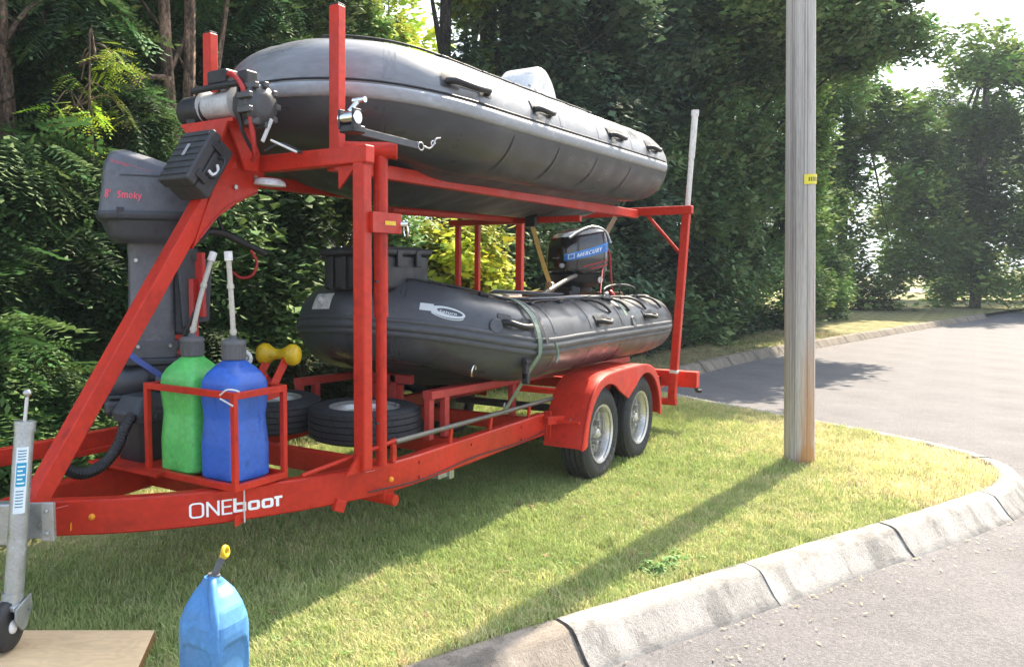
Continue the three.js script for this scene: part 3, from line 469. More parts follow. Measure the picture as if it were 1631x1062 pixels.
// ---------------------------------------------------------------- the red double-deck trailer
const ZC = -3.13;
const trailer = thing('boat_trailer', 'red two-deck steel boat trailer with twin axles parked on the lawn', 'trailer', [5, 0, ZC]);
const T = (name, geos, m = mat.red, o) => part(name, geos, m, trailer, o);
function sweepRect(pts, w, h, y0) {                              // box section following a plan curve of its outer top edge; w to the left of travel
  const c = new THREE.CatmullRomCurve3(pts.map((p) => V(p[0], 0, p[1])), false, 'centripetal'), n = 46, b = 0.008, pos = [], idx = [];
  const sec = [[0, b], [0, h - b], [b, h], [w - b, h], [w, h - b], [w, b], [w - b, 0], [b, 0]];
  for (let i = 0; i <= n; i++) { const p = c.getPointAt(i / n), t = c.getTangentAt(i / n); for (const q of sec) pos.push(p.x + t.z * q[0], y0 + q[1], p.z - t.x * q[0]); }
  for (let i = 0; i < n; i++) for (let k = 0; k < 8; k++) { const a = i * 8 + k, d = i * 8 + (k + 1) % 8; idx.push(a, d, a + 8, d, d + 8, a + 8); }
  for (const [o, f] of [[0, 1], [n * 8, 0]]) for (let k = 1; k < 7; k++) f ? idx.push(o, o + k + 1, o + k) : idx.push(o, o + k, o + k + 1);
  const g = new THREE.BufferGeometry(); g.setAttribute('position', new THREE.Float32BufferAttribute(pos, 3)); g.setIndex(idx); g.computeVertexNormals();
  return { g: toCreasedNormals(g, 0.6), c };
}
const nearPlan = [[1.60, -3.55], [1.96, -3.225], [2.168, -3.002], [2.445, -2.792], [2.758, -2.635], [3.02, -2.53], [3.39, -2.435], [3.9, -2.42], [4.6, -2.42], [5.16, -2.42]];
const near = sweepRect(nearPlan, 0.065, 0.155, 0.365);
T('main_rail', near.g, mat.red, { label: 'near side rail curving into the tongue with white lettering' });
const far = sweepRect([[5.16, -3.84], [4.4, -3.84], [3.6, -3.80], [3.2, -3.70], [2.746, -3.615], [2.472, -3.575], [2.1, -3.50], [1.6, -3.36]], 0.065, 0.155, 0.365);
T('main_rail', far.g);
T('main_rail', [bar([5.17, 0.43, -2.50], [8.0, 0.43, -2.50], 0.06, 0.12)]); T('main_rail', [bar([5.1, 0.43, -3.80], [8.0, 0.43, -3.80], 0.06, 0.12)]);
T('fender_stub', [bar([5.12, 0.475, -2.40], [5.33, 0.475, -2.30], 0.06, 0.055), bar([5.165, 0.44, -2.405], [5.185, 0.44, -2.405], 0.05, 0.19, 0.004)]);
T('cross_member', bar([3.42, 0.445, -2.47], [3.42, 0.445, -3.80], 0.06, 0.12)); T('cross_member', bar([4.15, 0.45, -2.47], [4.15, 0.45, -3.80], 0.06, 0.10));
T('cross_member', bar([2.75, 0.44, -2.68], [2.75, 0.44, -3.60], 0.05, 0.13)); T('cross_member', bar([5.05, 0.45, -2.47], [5.05, 0.45, -3.80], 0.05, 0.10)); T('cross_member', bar([7.2, 0.45, -2.47], [7.2, 0.45, -3.80], 0.05, 0.10));
T('outer_rail', [bar([1.6, 0.60, -3.86], [2.78, 0.618, -3.80], 0.05, 0.085), bar([2.3, 0.55, -3.82], [2.72, 0.565, -3.76], 0.03, 0.03)]);
T('tongue_plate', [plate([[0, 0], [0.36, -0.1], [0.36, -0.42], [0, -0.52]], 0.012, 0.002, [1, 0, 0], [0, 0, -1], [2.42, 0.545, -3.62])]);
// side marker lamps
T('marker_lamp', [lathe([[0, 0.012], [0.012, 0.010], [0.014, 0], [0.014, -0.004]], (() => { const p = near.c.getPointAt(0.17); return [2.075, 0.447, -3.093]; })(), [-0.75, 0, 0.66], 16)], mat.amber);
T('marker_lamp', [lathe([[0, 0.012], [0.012, 0.010], [0.014, 0], [0.014, -0.004]], [3.36, 0.435, -2.434], [-0.15, 0, 1], 16)], mat.amber);
// white lettering along the tongue: ONE in thin strokes, boat in heavy square strokes
{
  const tex = canvasTex(1024, 256, (x, w, h) => {
    x.fillStyle = '#000'; x.fillRect(0, 0, w, h); x.strokeStyle = '#fff'; x.lineJoin = 'round'; x.lineCap = 'butt';
    const rr = (X, Y, W, H, r) => { x.beginPath(); x.moveTo(X + r, Y); x.lineTo(X + W - r, Y); x.quadraticCurveTo(X + W, Y, X + W, Y + r); x.lineTo(X + W, Y + H - r); x.quadraticCurveTo(X + W, Y + H, X + W - r, Y + H); x.lineTo(X + r, Y + H); x.quadraticCurveTo(X, Y + H, X, Y + H - r); x.lineTo(X, Y + r); x.quadraticCurveTo(X, Y, X + r, Y); x.closePath(); x.stroke(); };
    const pl = (pts) => { x.beginPath(); pts.forEach((p, i) => i ? x.lineTo(p[0], p[1]) : x.moveTo(p[0], p[1])); x.stroke(); };
    x.lineWidth = 24; rr(32, 34, 128, 188, 44);
    pl([[205, 234], [205, 34], [318, 222], [318, 22]]);
    pl([[462, 34], [362, 34], [362, 222], [462, 222]]); pl([[362, 124], [452, 124]]);
    x.lineWidth = 36; pl([[490, 22], [490, 204], [594, 204], [594, 104], [500, 104]]);
    rr(648, 104, 98, 100, 20); rr(800, 104, 98, 100, 20);
    pl([[925, 92], [1018, 92]]); pl([[962, 92], [962, 222]]);
  }, false);
  const u0 = (() => { let b = 0; for (let u = 0; u < 1; u += 0.001) if (near.c.getPointAt(u).x > 2.375) { b = u; break; } return b; })();
  const u1 = (() => { let b = 0; for (let u = 0; u < 1; u += 0.001) if (near.c.getPointAt(u).x > 2.765) { b = u; break; } return b; })();
  const g = grid(24, 1, (u, v) => { const s = lerp(u0, u1, u), p = near.c.getPointAt(s), t = near.c.getTangentAt(s); return V(p.x - t.z * 0.003, lerp(0.398, 0.482, v), p.z + t.x * 0.003); });
  T('lettering', g, new THREE.MeshStandardMaterial({ color: 0xf4f4f2, roughness: 0.5, alphaMap: tex, alphaTest: 0.5, side: THREE.DoubleSide }), { uv: 'keep' });
  const p = near.c.getPointAt(0.5 * (u0 + u1));
  T('cable_tie', [rod([2.59, 0.36, -2.700], [2.59, 0.545, -2.700], 0.004, 6)], mat.white);
}
// mast: sloping beam from the tongue to the winch head, gusset, gantry
T('mast', [bar([1.83, 0.54, ZC - 0.01], [2.93, 2.065, ZC - 0.01], 0.080, 0.080, 0.007)]);
T('gusset_plate', [plate([[2.66, 1.61], [2.80, 1.755], [2.93, 1.835], [3.09, 1.91], [3.145, 2.01], [3.12, 2.09], [3.04, 2.24], [2.88, 2.24], [2.85, 2.02]], 0.085, 0.004, [1, 0, 0], [0, 1, 0], [0, 0, ZC - 0.05]), bar([2.92, 2.0, ZC - 0.01], [2.94, 2.225, ZC - 0.06], 0.09, 0.10)]);
T('winch_platform', [box(2.95, 2.237, -3.20, 0.20, 0.02, 0.38, 0.004), plate([[0, 0], [0.32, 0], [0.21, -0.20], [0.13, -0.20]], 0.012, 0.002, [0, 0, 1], [0, 1, 0], [2.855, 2.227, -3.36]), plate([[-0.09, 0], [0.09, 0], [0.10, -0.22], [0.02, -0.22]], 0.012, 0.002, [1, 0, 0], [0, 1, 0], [2.95, 2.227, -3.06])]);
T('cross_beam', [bar([3.15, 2.055, -2.40], [3.15, 2.055, -3.86], 0.075, 0.085, 0.008)]);
T('beam_end_tube', [rod([3.17, 2.102, -2.66], [3.325, 2.090, -2.39], 0.040, 20), rod([3.320, 2.0904, -2.399], [3.334, 2.0893, -2.375], 0.043, 20)]);
const gp = T('gantry_post', [bar([3.15, 0.52, -2.45], [3.15, 2.05, -2.45], 0.07, 0.07, 0.010, V(1, 0, 0)), plate([[0, 0], [-0.10, 0], [0, 0.09]], 0.012, 0.001, [1, 0, 0], [0, 1, 0], [3.115, 0.521, -2.456]), plate([[0, 0], [-0.11, 0], [0, -0.11]], 0.012, 0.001, [0, 0, -1], [0, 1, 0], [3.15, 2.012, -2.595])], mat.red, { label: 'near gantry post' });
T('gantry_post', [rod([3.30, 0.52, -2.45], [3.30, 1.30, -2.45], 0.028, 18), rod([3.30, 1.27, -2.45], [3.30, 2.08, -2.45], 0.036, 18)], mat.red, { label: 'round second post beside the near gantry post' });
T('gantry_post', [bar([3.15, 0.52, -3.83], [3.15, 2.05, -3.83], 0.07, 0.07, 0.01, V(1, 0, 0))]);
T('pivot_tube', [rod([3.36, 0.33, -2.62], [3.36, 0.33, -2.405], 0.030, 18), bar([3.36, 0.33, -2.47], [3.36, 0.40, -2.47], 0.05, 0.09, 0.004, V(1, 0, 0))]); T('step_bracket', [bar([3.02, 0.37, -2.53], [3.07, 0.35, -2.51], 0.04, 0.06)]);
const latch = T('latch_bracket', [bar([3.16, 1.735, -2.405], [3.40, 1.735, -2.405], 0.025, 0.10, 0.003), bar([3.36, 1.735, -2.50], [3.36, 1.735, -2.40], 0.02, 0.09)]);
part('warning_sticker', [box(3.30, 1.735, -2.3905, 0.09, 0.02, 0.002, 0.0005)], mat.yellow, latch); part('ring_pin', [torus([3.43, 1.70, -2.39], 0.036, 0.006, [0.8, 0.1, 0.6]), rod([3.40, 1.735, -2.40], [3.42, 1.735, -2.37], 0.014, 12)], mat.chrome, latch);
const endCap = (x, y, z, s) => box(x, y + 0.004, z, s, 0.008, s, 0.002);
T('guide_pole', [bar([3.15, 2.07, -2.603], [3.15, 2.775, -2.597], 0.06, 0.06, 0.008, V(1, 0, 0))]); T('guide_pole', [bar([3.15, 2.07, -3.50], [3.15, 2.785, -3.49], 0.06, 0.06, 0.008, V(1, 0, 0))]);
T('pole_plug', [endCap(3.15, 2.775, -2.597, 0.052)], mat.blackPlastic); T('pole_plug', [endCap(3.15, 2.785, -3.49, 0.052)], mat.blackPlastic);
T('tool_plate', [box(2.885, 1.43, -3.31, 0.02, 0.33, 0.115, 0.004, -0.3), box(2.86, 1.0, -3.33, 0.035, 0.92, 0.035, 0.004)], mat.redMatte, { label: 'small upright red plate behind the jug hoses' });
T('work_lamp', [(() => { const g = lathe([[0, 0.035], [0.05, 0.032], [0.078, 0.018], [0.084, 0], [0.08, -0.006], [0, -0.012]], [3.12, 1.945, -3.03], [0, 1, 0.1], 24); return g; })()], mat.whitePlastic);
T('wiring', [tube([[2.95, 1.93, -3.17], [2.85, 1.80, -3.2], [2.74, 1.66, -3.2], [2.66, 1.60, -3.19]], 0.008, 6)], mat.rope);
// upper rack
T('rack_rail', [bar([3.19, 2.035, -2.68], [7.66, 2.035, -2.68], 0.05, 0.075)]); T('rack_rail', [bar([3.19, 2.035, -3.58], [7.66, 2.035, -3.58], 0.05, 0.075)]);
T('rack_rail', [rod([4.55, 1.92, -3.30], [6.35, 1.95, -3.28], 0.035, 14)]);
for (const x of [6.3]) T('rack_crossbar', [bar([x, 1.925, -2.66], [x, 1.925, -3.9], 0.05, 0.05)]);
T('rack_crossbar', [bar([7.7, 2.06, -2.165], [7.7, 2.06, -3.98], 0.075, 0.075, 0.01)]);
T('rear_post', [bar([7.7, 0.25, -2.315], [7.72, 2.06, -2.225], 0.07, 0.07, 0.01, V(1, 0, 0))]); T('rear_post', [bar([7.7, 0.25, -3.92], [7.7, 2.06, -3.92], 0.07, 0.07, 0.01, V(1, 0, 0))]);
T('reflective_band', [bar([7.703, 0.545, -2.3], [7.703, 0.58, -2.298], 0.076, 0.076, 0.01, V(1, 0, 0))], mat.white);
T('corner_brace', [rod([7.7, 2.03, -2.59], [7.71, 1.66, -2.27], 0.015, 10)]);
for (const x of [6.4, 6.75]) T('rack_post', [bar([x, 0.5, -3.88], [x, 1.93, -3.88], 0.045, 0.045, 0.006, V(1, 0, 0))]);
T('guide_pole', [rod([7.71, 2.09, -2.215], [7.71, 2.55, -2.19], 0.024, 14), rod([7.71, 2.53, -2.19], [7.71, 2.93, -2.168], 0.028, 14), rod([7.71, 2.90, -2.17], [7.71, 2.955, -2.168], 0.034, 14)], mat.white, { label: 'white plastic guide pole at the rear corner' });
T('rear_bar', [rod([7.7, 0.275, -2.27], [7.7, 0.275, -3.95], 0.035, 16), box(7.9, 0.475, -3.13, 0.10, 0.15, 2.0, 0.006), bar([7.66, 0.44, -2.5], [7.9, 0.45, -2.5], 0.06, 0.10), bar([7.66, 0.44, -3.8], [7.9, 0.45, -3.8], 0.06, 0.10)]);
T('tail_lamp', [box(7.955, 0.48, -2.2, 0.012, 0.09, 0.12, 0.004)], mat.cableRed);
T('drain_hose', [tube([[7.93, 0.40, -2.16], [7.96, 0.36, -2.15], [7.98, 0.36, -2.12]], 0.018, 8)], mat.rope);
// guide rod along the near rail, bunks and boat stops
T('guide_rod', [rod([3.39, 0.624, -2.43], [5.70, 0.600, -2.43], 0.014, 10)], mat.rod);
T('rod_bracket', [rod([2.83, 0.545, -2.565], [3.39, 0.632, -2.43], 0.011, 8), bar([3.39, 0.52, -2.44], [3.39, 0.64, -2.44], 0.02, 0.035, 0.003, V(1, 0, 0))]);
for (const x of [3.95, 4.42, 4.95]) T('rod_bracket', [bar([x, 0.51, -2.445], [x, 0.618, -2.435], 0.015, 0.025, 0.002, V(1, 0, 0))]);
for (const z of [-2.62, -3.64]) T('bunk', [bar([3.98, 0.775, z], [7.3, 0.70, z], 0.07, 0.05), bar([4.0, 0.51, z], [4.0, 0.755, z], 0.04, 0.05, 0.004, V(1, 0, 0)), bar([4.14, 0.51, z + 0.02], [4.14, 0.755, z + 0.02], 0.04, 0.05, 0.004, V(1, 0, 0)), bar([5.05, 0.5, z], [5.05, 0.73, z], 0.04, 0.05, 0.004, V(1, 0, 0)), bar([7.2, 0.5, z], [7.2, 0.68, z], 0.04, 0.05, 0.004, V(1, 0, 0))], mat.redDull);
T('spring_hanger', [bar([4.0, 0.30, -2.49], [4.0, 0.37, -2.49], 0.06, 0.05, 0.004, V(1, 0, 0)), bar([3.88, 0.33, -2.5], [4.02, 0.33, -2.5], 0.05, 0.03)], mat.galv);
T('boat_stop', [bar([4.35, 0.52, -3.42], [4.35, 0.83, -3.42], 0.05, 0.05, 0.004, V(1, 0, 0)), bar([4.35, 0.52, -3.12], [4.35, 0.83, -3.12], 0.05, 0.05, 0.004, V(1, 0, 0)), bar([4.35, 0.80, -3.45], [4.35, 0.80, -2.98], 0.05, 0.06), box(4.36, 0.66, -3.23, 0.03, 0.2, 0.34)], mat.redDull);
const kr = T('roller_arm', [bar([3.02, 0.80, -3.14], [3.20, 0.92, -3.14], 0.05, 0.075), bar([3.15, 0.86, -3.075], [3.28, 1.03, -3.075], 0.014, 0.055), bar([3.15, 0.86, -3.205], [3.28, 1.03, -3.205], 0.014, 0.055), bar([3.02, 0.50, -3.14], [3.02, 0.83, -3.14], 0.05, 0.07, 0.006, V(1, 0, 0)), bar([2.86, 0.80, -3.14], [3.24, 0.845, -3.14], 0.10, 0.05)]);
part('keel_roller', [lathe([[0, -0.125], [0.022, -0.125], [0.048, -0.118], [0.060, -0.095], [0.058, -0.07], [0.042, -0.045], [0.030, -0.02], [0.028, 0], [0.030, 0.02], [0.042, 0.045], [0.058, 0.07], [0.060, 0.095], [0.048, 0.118], [0.022, 0.125], [0, 0.125]], [3.285, 1.045, -3.14], [0.25, 0, 1], 28)], mat.yellow, kr);
T('hand_wheel', [torus([2.868, 1.067, -2.98], 0.036, 0.010, [-0.8, 0.1, 0.6]), rod([2.855, 1.067, -2.972], [2.89, 1.067, -2.99], 0.014), bar([2.868, 1.035, -2.98], [2.868, 1.10, -2.98], 0.008, 0.008), rod([2.88, 0.8, -3.0], [2.88, 1.04, -2.985], 0.01)], mat.whitePlastic);
// jug rack
T('jug_rack', (() => { const y0 = 0.545, y1 = 0.955, A = [2.49, -2.65], B = [2.80, -2.65], C = [2.80, -3.24], D = [2.49, -3.24], e = [], w = 0.026; const P = [A, B, C, D];
  for (let k = 0; k < 4; k++) { const p = P[k], q = P[(k + 1) % 4]; e.push(bar([p[0], y0, p[1]], [p[0], y1, p[1]], w, w, 0.003, V(1, 0, 0)));
    for (const y of [y0, y1]) { const d = V(q[0] - p[0], 0, q[1] - p[1]).normalize().multiplyScalar(0.0135); e.push(bar([p[0] - d.x, y + (k % 2 ? 0.0015 : 0), p[1] - d.z], [q[0] + d.x, y + (k % 2 ? 0.0015 : 0), q[1] + d.z], w, w + 0.004, 0.003)); } }
  e.push(box(2.645, 0.535, -2.945, 0.30, 0.008, 0.58, 0.002)); return e; })(), mat.red);
T('jug_rack_foot', [plate([[0, 0], [0.14, 0.07], [0.14, 0.05]], 0.05, 0.001, [1, 0, 0], [0, 0, -1], [2.53, 0.352, -2.70])]);
// fenders
function fender(zOut, s) {
  const prof = [[5.17, 0.295], [5.23, 0.47], [5.31, 0.62], [5.42, 0.715], [5.56, 0.758], [5.8, 0.772], [6.1, 0.772], [6.42, 0.762], [6.62, 0.715], [6.75, 0.62], [6.82, 0.47], [6.85, 0.31]];
  const c = new THREE.CatmullRomCurve3(prof.map((p) => V(p[0], p[1], 0)), false, 'centripetal'); const zi = zOut - s * 0.29;
  const sheet = grid(60, 8, (u, v) => { const p = c.getPointAt(u), e = Math.min(1, Math.abs(v - 1) * 8); return V(p.x, p.y - (1 - e) * 0.012, lerp(zi, zOut, v)); });
  // outer face: outline of the sheet minus one arch for each wheel
  const sh = new THREE.Shape(); const top = c.getSpacedPoints(50); sh.moveTo(top[0].x, top[0].y - 0.006); top.forEach((p) => sh.lineTo(p.x, p.y - 0.010));
  const arc = (cx, r, a0, a1) => { for (let k = 0; k <= 20; k++) { const a = lerp(a0, a1, k / 20); sh.lineTo(cx + Math.cos(a) * r * (a > Math.PI / 2 ? 0.97 : 0.97), 0.31 + Math.sin(a) * r); } };
  sh.lineTo(6.80, 0.31); arc(6.43, 0.385, 0.0, 2.20); sh.lineTo(6.03, 0.54); arc(5.62, 0.385, Math.PI - 2.20, Math.PI); sh.lineTo(5.215, 0.295); sh.closePath();
  const g = new THREE.ExtrudeGeometry(sh, { depth: 0.012, bevelEnabled: true, bevelSize: 0.003, bevelThickness: 0.003, bevelSegments: 1 }); g.translate(0, 0, zOut - 0.008);
  const lip = tube(top.map((p) => [p.x, p.y - 0.008, zOut - s * 0.004]), 0.010, 6, 60);
  return [sheet, g, lip, bar([5.175, 0.47, zOut - s * 0.15], [5.20, 0.47, zOut - s * 0.15], 0.24, 0.02)];
}
T('fender', fender(-2.145, 1)); T('fender', fender(-4.115, -1));
// wheels
const TR = 0.34;
function tyreGeo(c, axis) {
  const w = 0.098, p = [[0.205, -0.070], [0.215, -0.086], [0.245, -0.099], [0.285, -0.101], [0.312, -0.092], [0.324, -0.080]];
  for (const [a, b] of [[-0.078, -0.058], [-0.052, -0.022], [-0.015, 0.015], [0.022, 0.052], [0.058, 0.078]]) { p.push([0.3225, a - 0.001]); p.push([TR - 0.0016 * Math.pow(a / 0.03, 2) * 0.4, a]); p.push([TR - 0.0016 * Math.pow(b / 0.03, 2) * 0.4, b]); p.push([0.3225, b + 0.001]); }
  p.push([0.324, 0.080], [0.312, 0.092], [0.285, 0.101], [0.245, 0.099], [0.215, 0.086], [0.205, 0.070]);
  return toCreasedNormals(mergeVertices(lathe(p, c, axis, 64)), 0.5);
}
const treadTex = dataTex(512, 64, (i, j) => { const v = ((i * 0.125 + j * 0.18) % 8) < 2.2 ? 0.2 : 0.9; return [v, v, v]; }, false);
treadTex.repeat.set(3, 1);
const tyreMat = new THREE.MeshStandardMaterial({ color: lin(0.030, 0.030, 0.031), roughness: 0.74, bumpMap: treadTex, bumpScale: 0.006 });
function rimGeos(c, axis) {                                      // deep steel-grey alloy with five windows
  const ax = V(...axis).normalize(), q = new THREE.Quaternion().setFromUnitVectors(V(0, 0, 1), ax);
  const s = new THREE.Shape(); s.absarc(0, 0, 0.188, 0, 6.2832);
  for (let k = 0; k < 5; k++) { const a = k * 1.2566 + 0.3, h = new THREE.Path(), P = (r, d) => [Math.cos(a + d) * r, Math.sin(a + d) * r]; const pts = [P(0.098, -0.20), P(0.098, 0.20), P(0.155, 0.36), P(0.163, 0.18), P(0.165, 0), P(0.163, -0.18), P(0.155, -0.36)]; pts.forEach((p, i) => i ? h.lineTo(p[0], p[1]) : h.moveTo(p[0], p[1])); h.closePath(); s.holes.push(h); }
  const d = new THREE.ExtrudeGeometry(s, { depth: 0.014, bevelEnabled: true, bevelSize: 0.003, bevelThickness: 0.004, bevelSegments: 2, curveSegments: 24 });
  { const p = d.attributes.position; for (let i = 0; i < p.count; i++) { const r = Math.hypot(p.getX(i), p.getY(i)); p.setZ(i, p.getZ(i) + 0.030 * Math.max(0, 1 - Math.abs(r - 0.10) / 0.1) + 0.012); } d.computeVertexNormals(); }
  d.applyQuaternion(q); d.translate(...c);
  const nuts = []; for (let k = 0; k < 5; k++) { const a = k * 1.2566 + 0.93, p = V(Math.cos(a) * 0.058, Math.sin(a) * 0.058, 0).applyQuaternion(q), o = V(...c).add(p); nuts.push(rod(o.clone().addScaledVector(ax, 0.02).toArray(), o.clone().addScaledVector(ax, 0.058).toArray(), 0.010, 6)); }
  return [d, toCreasedNormals(mergeVertices(lathe([[0.170, -0.08], [0.175, -0.02], [0.186, 0.02], [0.188, 0.06], [0.196, 0.074], [0.206, 0.078], [0.214, 0.086], [0.213, 0.092], [0.203, 0.090], [0.194, 0.082]], c, axis, 48)), 0.6), lathe([[0.0, 0.068], [0.030, 0.066], [0.036, 0.058], [0.038, 0.03]], c, axis, 24), ...nuts];
}
function wheel(x, z, s, parent) { const g = sub('wheel', parent); part('tyre', tyreGeo([x, TR - 0.012, z], [0, 0, s]), tyreMat, g, { uv: 'keep' }); part('rim', rimGeos([x, TR - 0.012, z], [0, 0, s]), mat.alloy, g); part('brake_drum', [lathe([[0, 0.0], [0.13, 0.0], [0.14, -0.04], [0.14, -0.09], [0, -0.09]], [x, TR - 0.012, z], [0, 0, s], 28)], mat.rod, g); return g; }
for (const x of [5.62, 6.43]) { wheel(x, -2.275, 1, trailer); wheel(x, -3.985, -1, trailer); T('axle', [rod([x, TR - 0.012, -2.4], [x, TR - 0.012, -3.9], 0.035, 12)], mat.rod); }
T('leaf_spring', [tube([[5.25, 0.33, -2.52], [5.62, 0.25, -2.52], [6.02, 0.33, -2.52], [6.43, 0.25, -2.52], [6.8, 0.33, -2.52]], 0.022, 6)], mat.rod);
// tongue jack with caster
const jack = sub('tongue_jack', trailer);
const jt = [1.735, 0.915, -3.0], jb = [1.662, 0.215, -3.0];
part('jack_tube', [rod(jb, jt, 0.036, 24), rod([1.733, 0.885, -3.0], [1.737, 0.925, -3.0], 0.040, 24), rod([1.655, 0.20, -3.0], [1.664, 0.27, -3.0], 0.040, 24)], mat.galv, jack);
part('crank_rod', [rod([1.735, 0.915, -3.0], [1.752, 1.02, -3.004], 0.008, 10), new THREE.SphereGeometry(0.017, 14, 10).translate(1.753, 1.03, -3.004)], mat.steel, jack);
part('caster_wheel', [lathe([[0.012, -0.03], [0.060, -0.030], [0.088, -0.024], [0.095, -0.010], [0.095, 0.010], [0.088, 0.024], [0.060, 0.030], [0.012, 0.03]], [1.622, 0.155, -2.985], [0.45, 0, 0.9], 36)], mat.tyre, jack);
part('caster_hub', [lathe([[0, -0.034], [0.024, -0.034], [0.026, -0.03], [0.026, 0.03], [0.024, 0.036], [0.010, 0.040], [0, 0.040]], [1.622, 0.155, -2.985], [0.45, 0, 0.9], 20)], mat.whitePlastic, jack);
part('caster_fork', [plate([[-0.045, 0.0], [0.05, 0.03], [0.055, -0.02], [0.012, -0.085], [-0.012, -0.09], [-0.05, -0.04]], 0.006, 0.001, [0.9, 0, -0.45], [0, 1, 0], [1.655 + 0.018, 0.225, -3.0 + 0.045]), plate([[-0.045, 0.0], [0.05, 0.03], [0.055, -0.02], [0.012, -0.085], [-0.012, -0.09], [-0.05, -0.04]], 0.006, 0.001, [0.9, 0, -0.45], [0, 1, 0], [1.655 - 0.02, 0.225, -3.0 - 0.035]), box(1.658, 0.225, -3.0, 0.10, 0.02, 0.085, 0.006, 0.46)], mat.galv, jack);
{
  const tex = canvasTex(64, 256, (x, w, h) => { x.fillStyle = '#d9e4e8'; x.fillRect(0, 0, w, h); x.fillStyle = '#2f93b8'; x.fillRect(6, 60, w - 12, 92); x.fillStyle = '#e9f4f8'; for (let k = 0; k < 5; k++) x.fillRect(12, 72 + k * 16, w - 24 - (k % 2) * 12, 6); x.fillStyle = '#3a6f86'; for (let k = 0; k < 4; k++) x.fillRect(10, 12 + k * 11, w - 20, 4); for (let k = 0; k < 6; k++) x.fillRect(10, 168 + k * 12, w - 24, 4); });
  part('jack_label', [grid(12, 1, (u, v) => { const a = lerp(2.75, 1.55, u), t = lerp(0.52, 0.88, v), cx = lerp(1.662, 1.735, t), y = lerp(0.215, 0.915, t); return V(cx + Math.cos(a) * 0.0375, y, -3.0 + Math.sin(a) * 0.0375); })], new THREE.MeshStandardMaterial({ map: tex, roughness: 0.45, side: THREE.DoubleSide }), jack, { uv: 'keep' });
  const bk = (a, y, o, l, hh, d, r = 0.004) => { const g = new RoundedBoxGeometry(l, hh, d, 2, r); g.rotateY(-0.96); g.translate(1.752 + a * 0.573 - o * 0.82, y, -3.068 + a * 0.82 + o * 0.573); return g; };
  part('jack_bracket', [bk(-0.03, 0.517, 0, 0.32, 0.145, 0.012), bk(0.105, 0.517, 0.012, 0.05, 0.155, 0.016), bk(-0.16, 0.517, 0.012, 0.05, 0.155, 0.016), bk(-0.03, 0.517, 0.03, 0.12, 0.165, 0.06, 0.008), ...[[-0.16, 0.05], [-0.16, -0.05], [0.105, 0.045], [0.105, -0.045]].map(([a, y]) => bk(a, 0.517 + y, 0.024, 0.016, 0.016, 0.016, 0.005))], mat.galv, jack);
}
const wd = V(-0.10, -0.035, 0.13);
// electric winch on the mast head
const winch = sub('winch', trailer);
part('winch_drum', [lathe([[0.03, -0.14], [0.085, -0.14], [0.085, -0.132], [0.062, -0.130], ...Array.from({ length: 23 }, (_, k) => [0.062 + (k % 2 ? 0.006 : 0), -0.125 + k * 0.0114]), [0.062, 0.130], [0.085, 0.132], [0.085, 0.14], [0.03, 0.14]], [3.03, 2.365, -3.29], [0, 0, 1], 32)], mat.winchRope, winch);
part('winch_motor', [lathe([[0, -0.17], [0.05, -0.17], [0.072, -0.16], [0.078, -0.14], [0.078, -0.02], [0.084, 0.0], [0.084, 0.03], [0.05, 0.04]], [3.03, 2.355, -3.455], [0, 0, 1], 28), box(3.03, 2.285, -3.50, 0.13, 0.05, 0.08, 0.01)], mat.blackPlastic, winch);
part('winch_gearbox', [lathe([[0, 0.15], [0.045, 0.15], [0.062, 0.142], ...Array.from({ length: 3 }, (_, k) => [0.098, 0.125 - k * 0.02]), [0.105, 0.06], [0.105, 0.0], [0.09, -0.01], [0.04, -0.02]], [3.04, 2.335, -3.08], [-0.2, 0, 1], 12), ...Array.from({ length: 9 }, (_, k) => { const a = k * 0.698; return box(3.02 + Math.cos(a) * 0.098, 2.335 + Math.sin(a) * 0.098, -2.985, 0.03, 0.03, 0.10, 0.006); })], mat.winchGrey, winch);
part('winch_tie_bars', [rod([3.10, 2.43, -3.46], [3.10, 2.43, -3.06], 0.016), rod([2.96, 2.44, -3.46], [2.96, 2.44, -3.06], 0.016), box(3.03, 2.49, -3.26, 0.14, 0.07, 0.16, 0.012), box(3.0, 2.46, -3.05, 0.08, 0.08, 0.08, 0.01)], mat.blackPlastic, winch);
part('red_cable', [tube([[3.0, 2.50, -3.24], [2.97, 2.49, -3.14], [2.95, 2.44, -3.05], [2.95, 2.34, -2.99], [2.97, 2.20, -2.98], [3.0, 2.10, -3.0], [3.03, 2.08, -3.05]], 0.014, 8, 40)], mat.cableRed, winch);
part('black_cable', [tube([[2.98, 2.46, -3.10], [2.94, 2.36, -3.05], [2.95, 2.22, -3.04], [3.02, 2.12, -3.04]], 0.010, 8, 30)], mat.rope, winch);
part('black_cable', [tube([[3.05, 2.12, -2.98], [3.12, 2.16, -2.93], [3.2, 2.12, -2.85]], 0.008, 6)], mat.rope, winch);
part('clutch_lever', [rod([3.02, 2.16, -2.96], [3.06, 2.27, -2.93], 0.011, 10), bar([3.05, 2.17, -2.93], [3.12, 2.11, -2.80], 0.016, 0.012)], mat.white, winch);
for (const c of winch.children) { c.geometry.translate(wd.x, wd.y, wd.z); c.geometry.translate(0, 0, 0.02); c.geometry.scale(1, 1, 0.84); c.geometry.translate(0, 0, -0.02); }
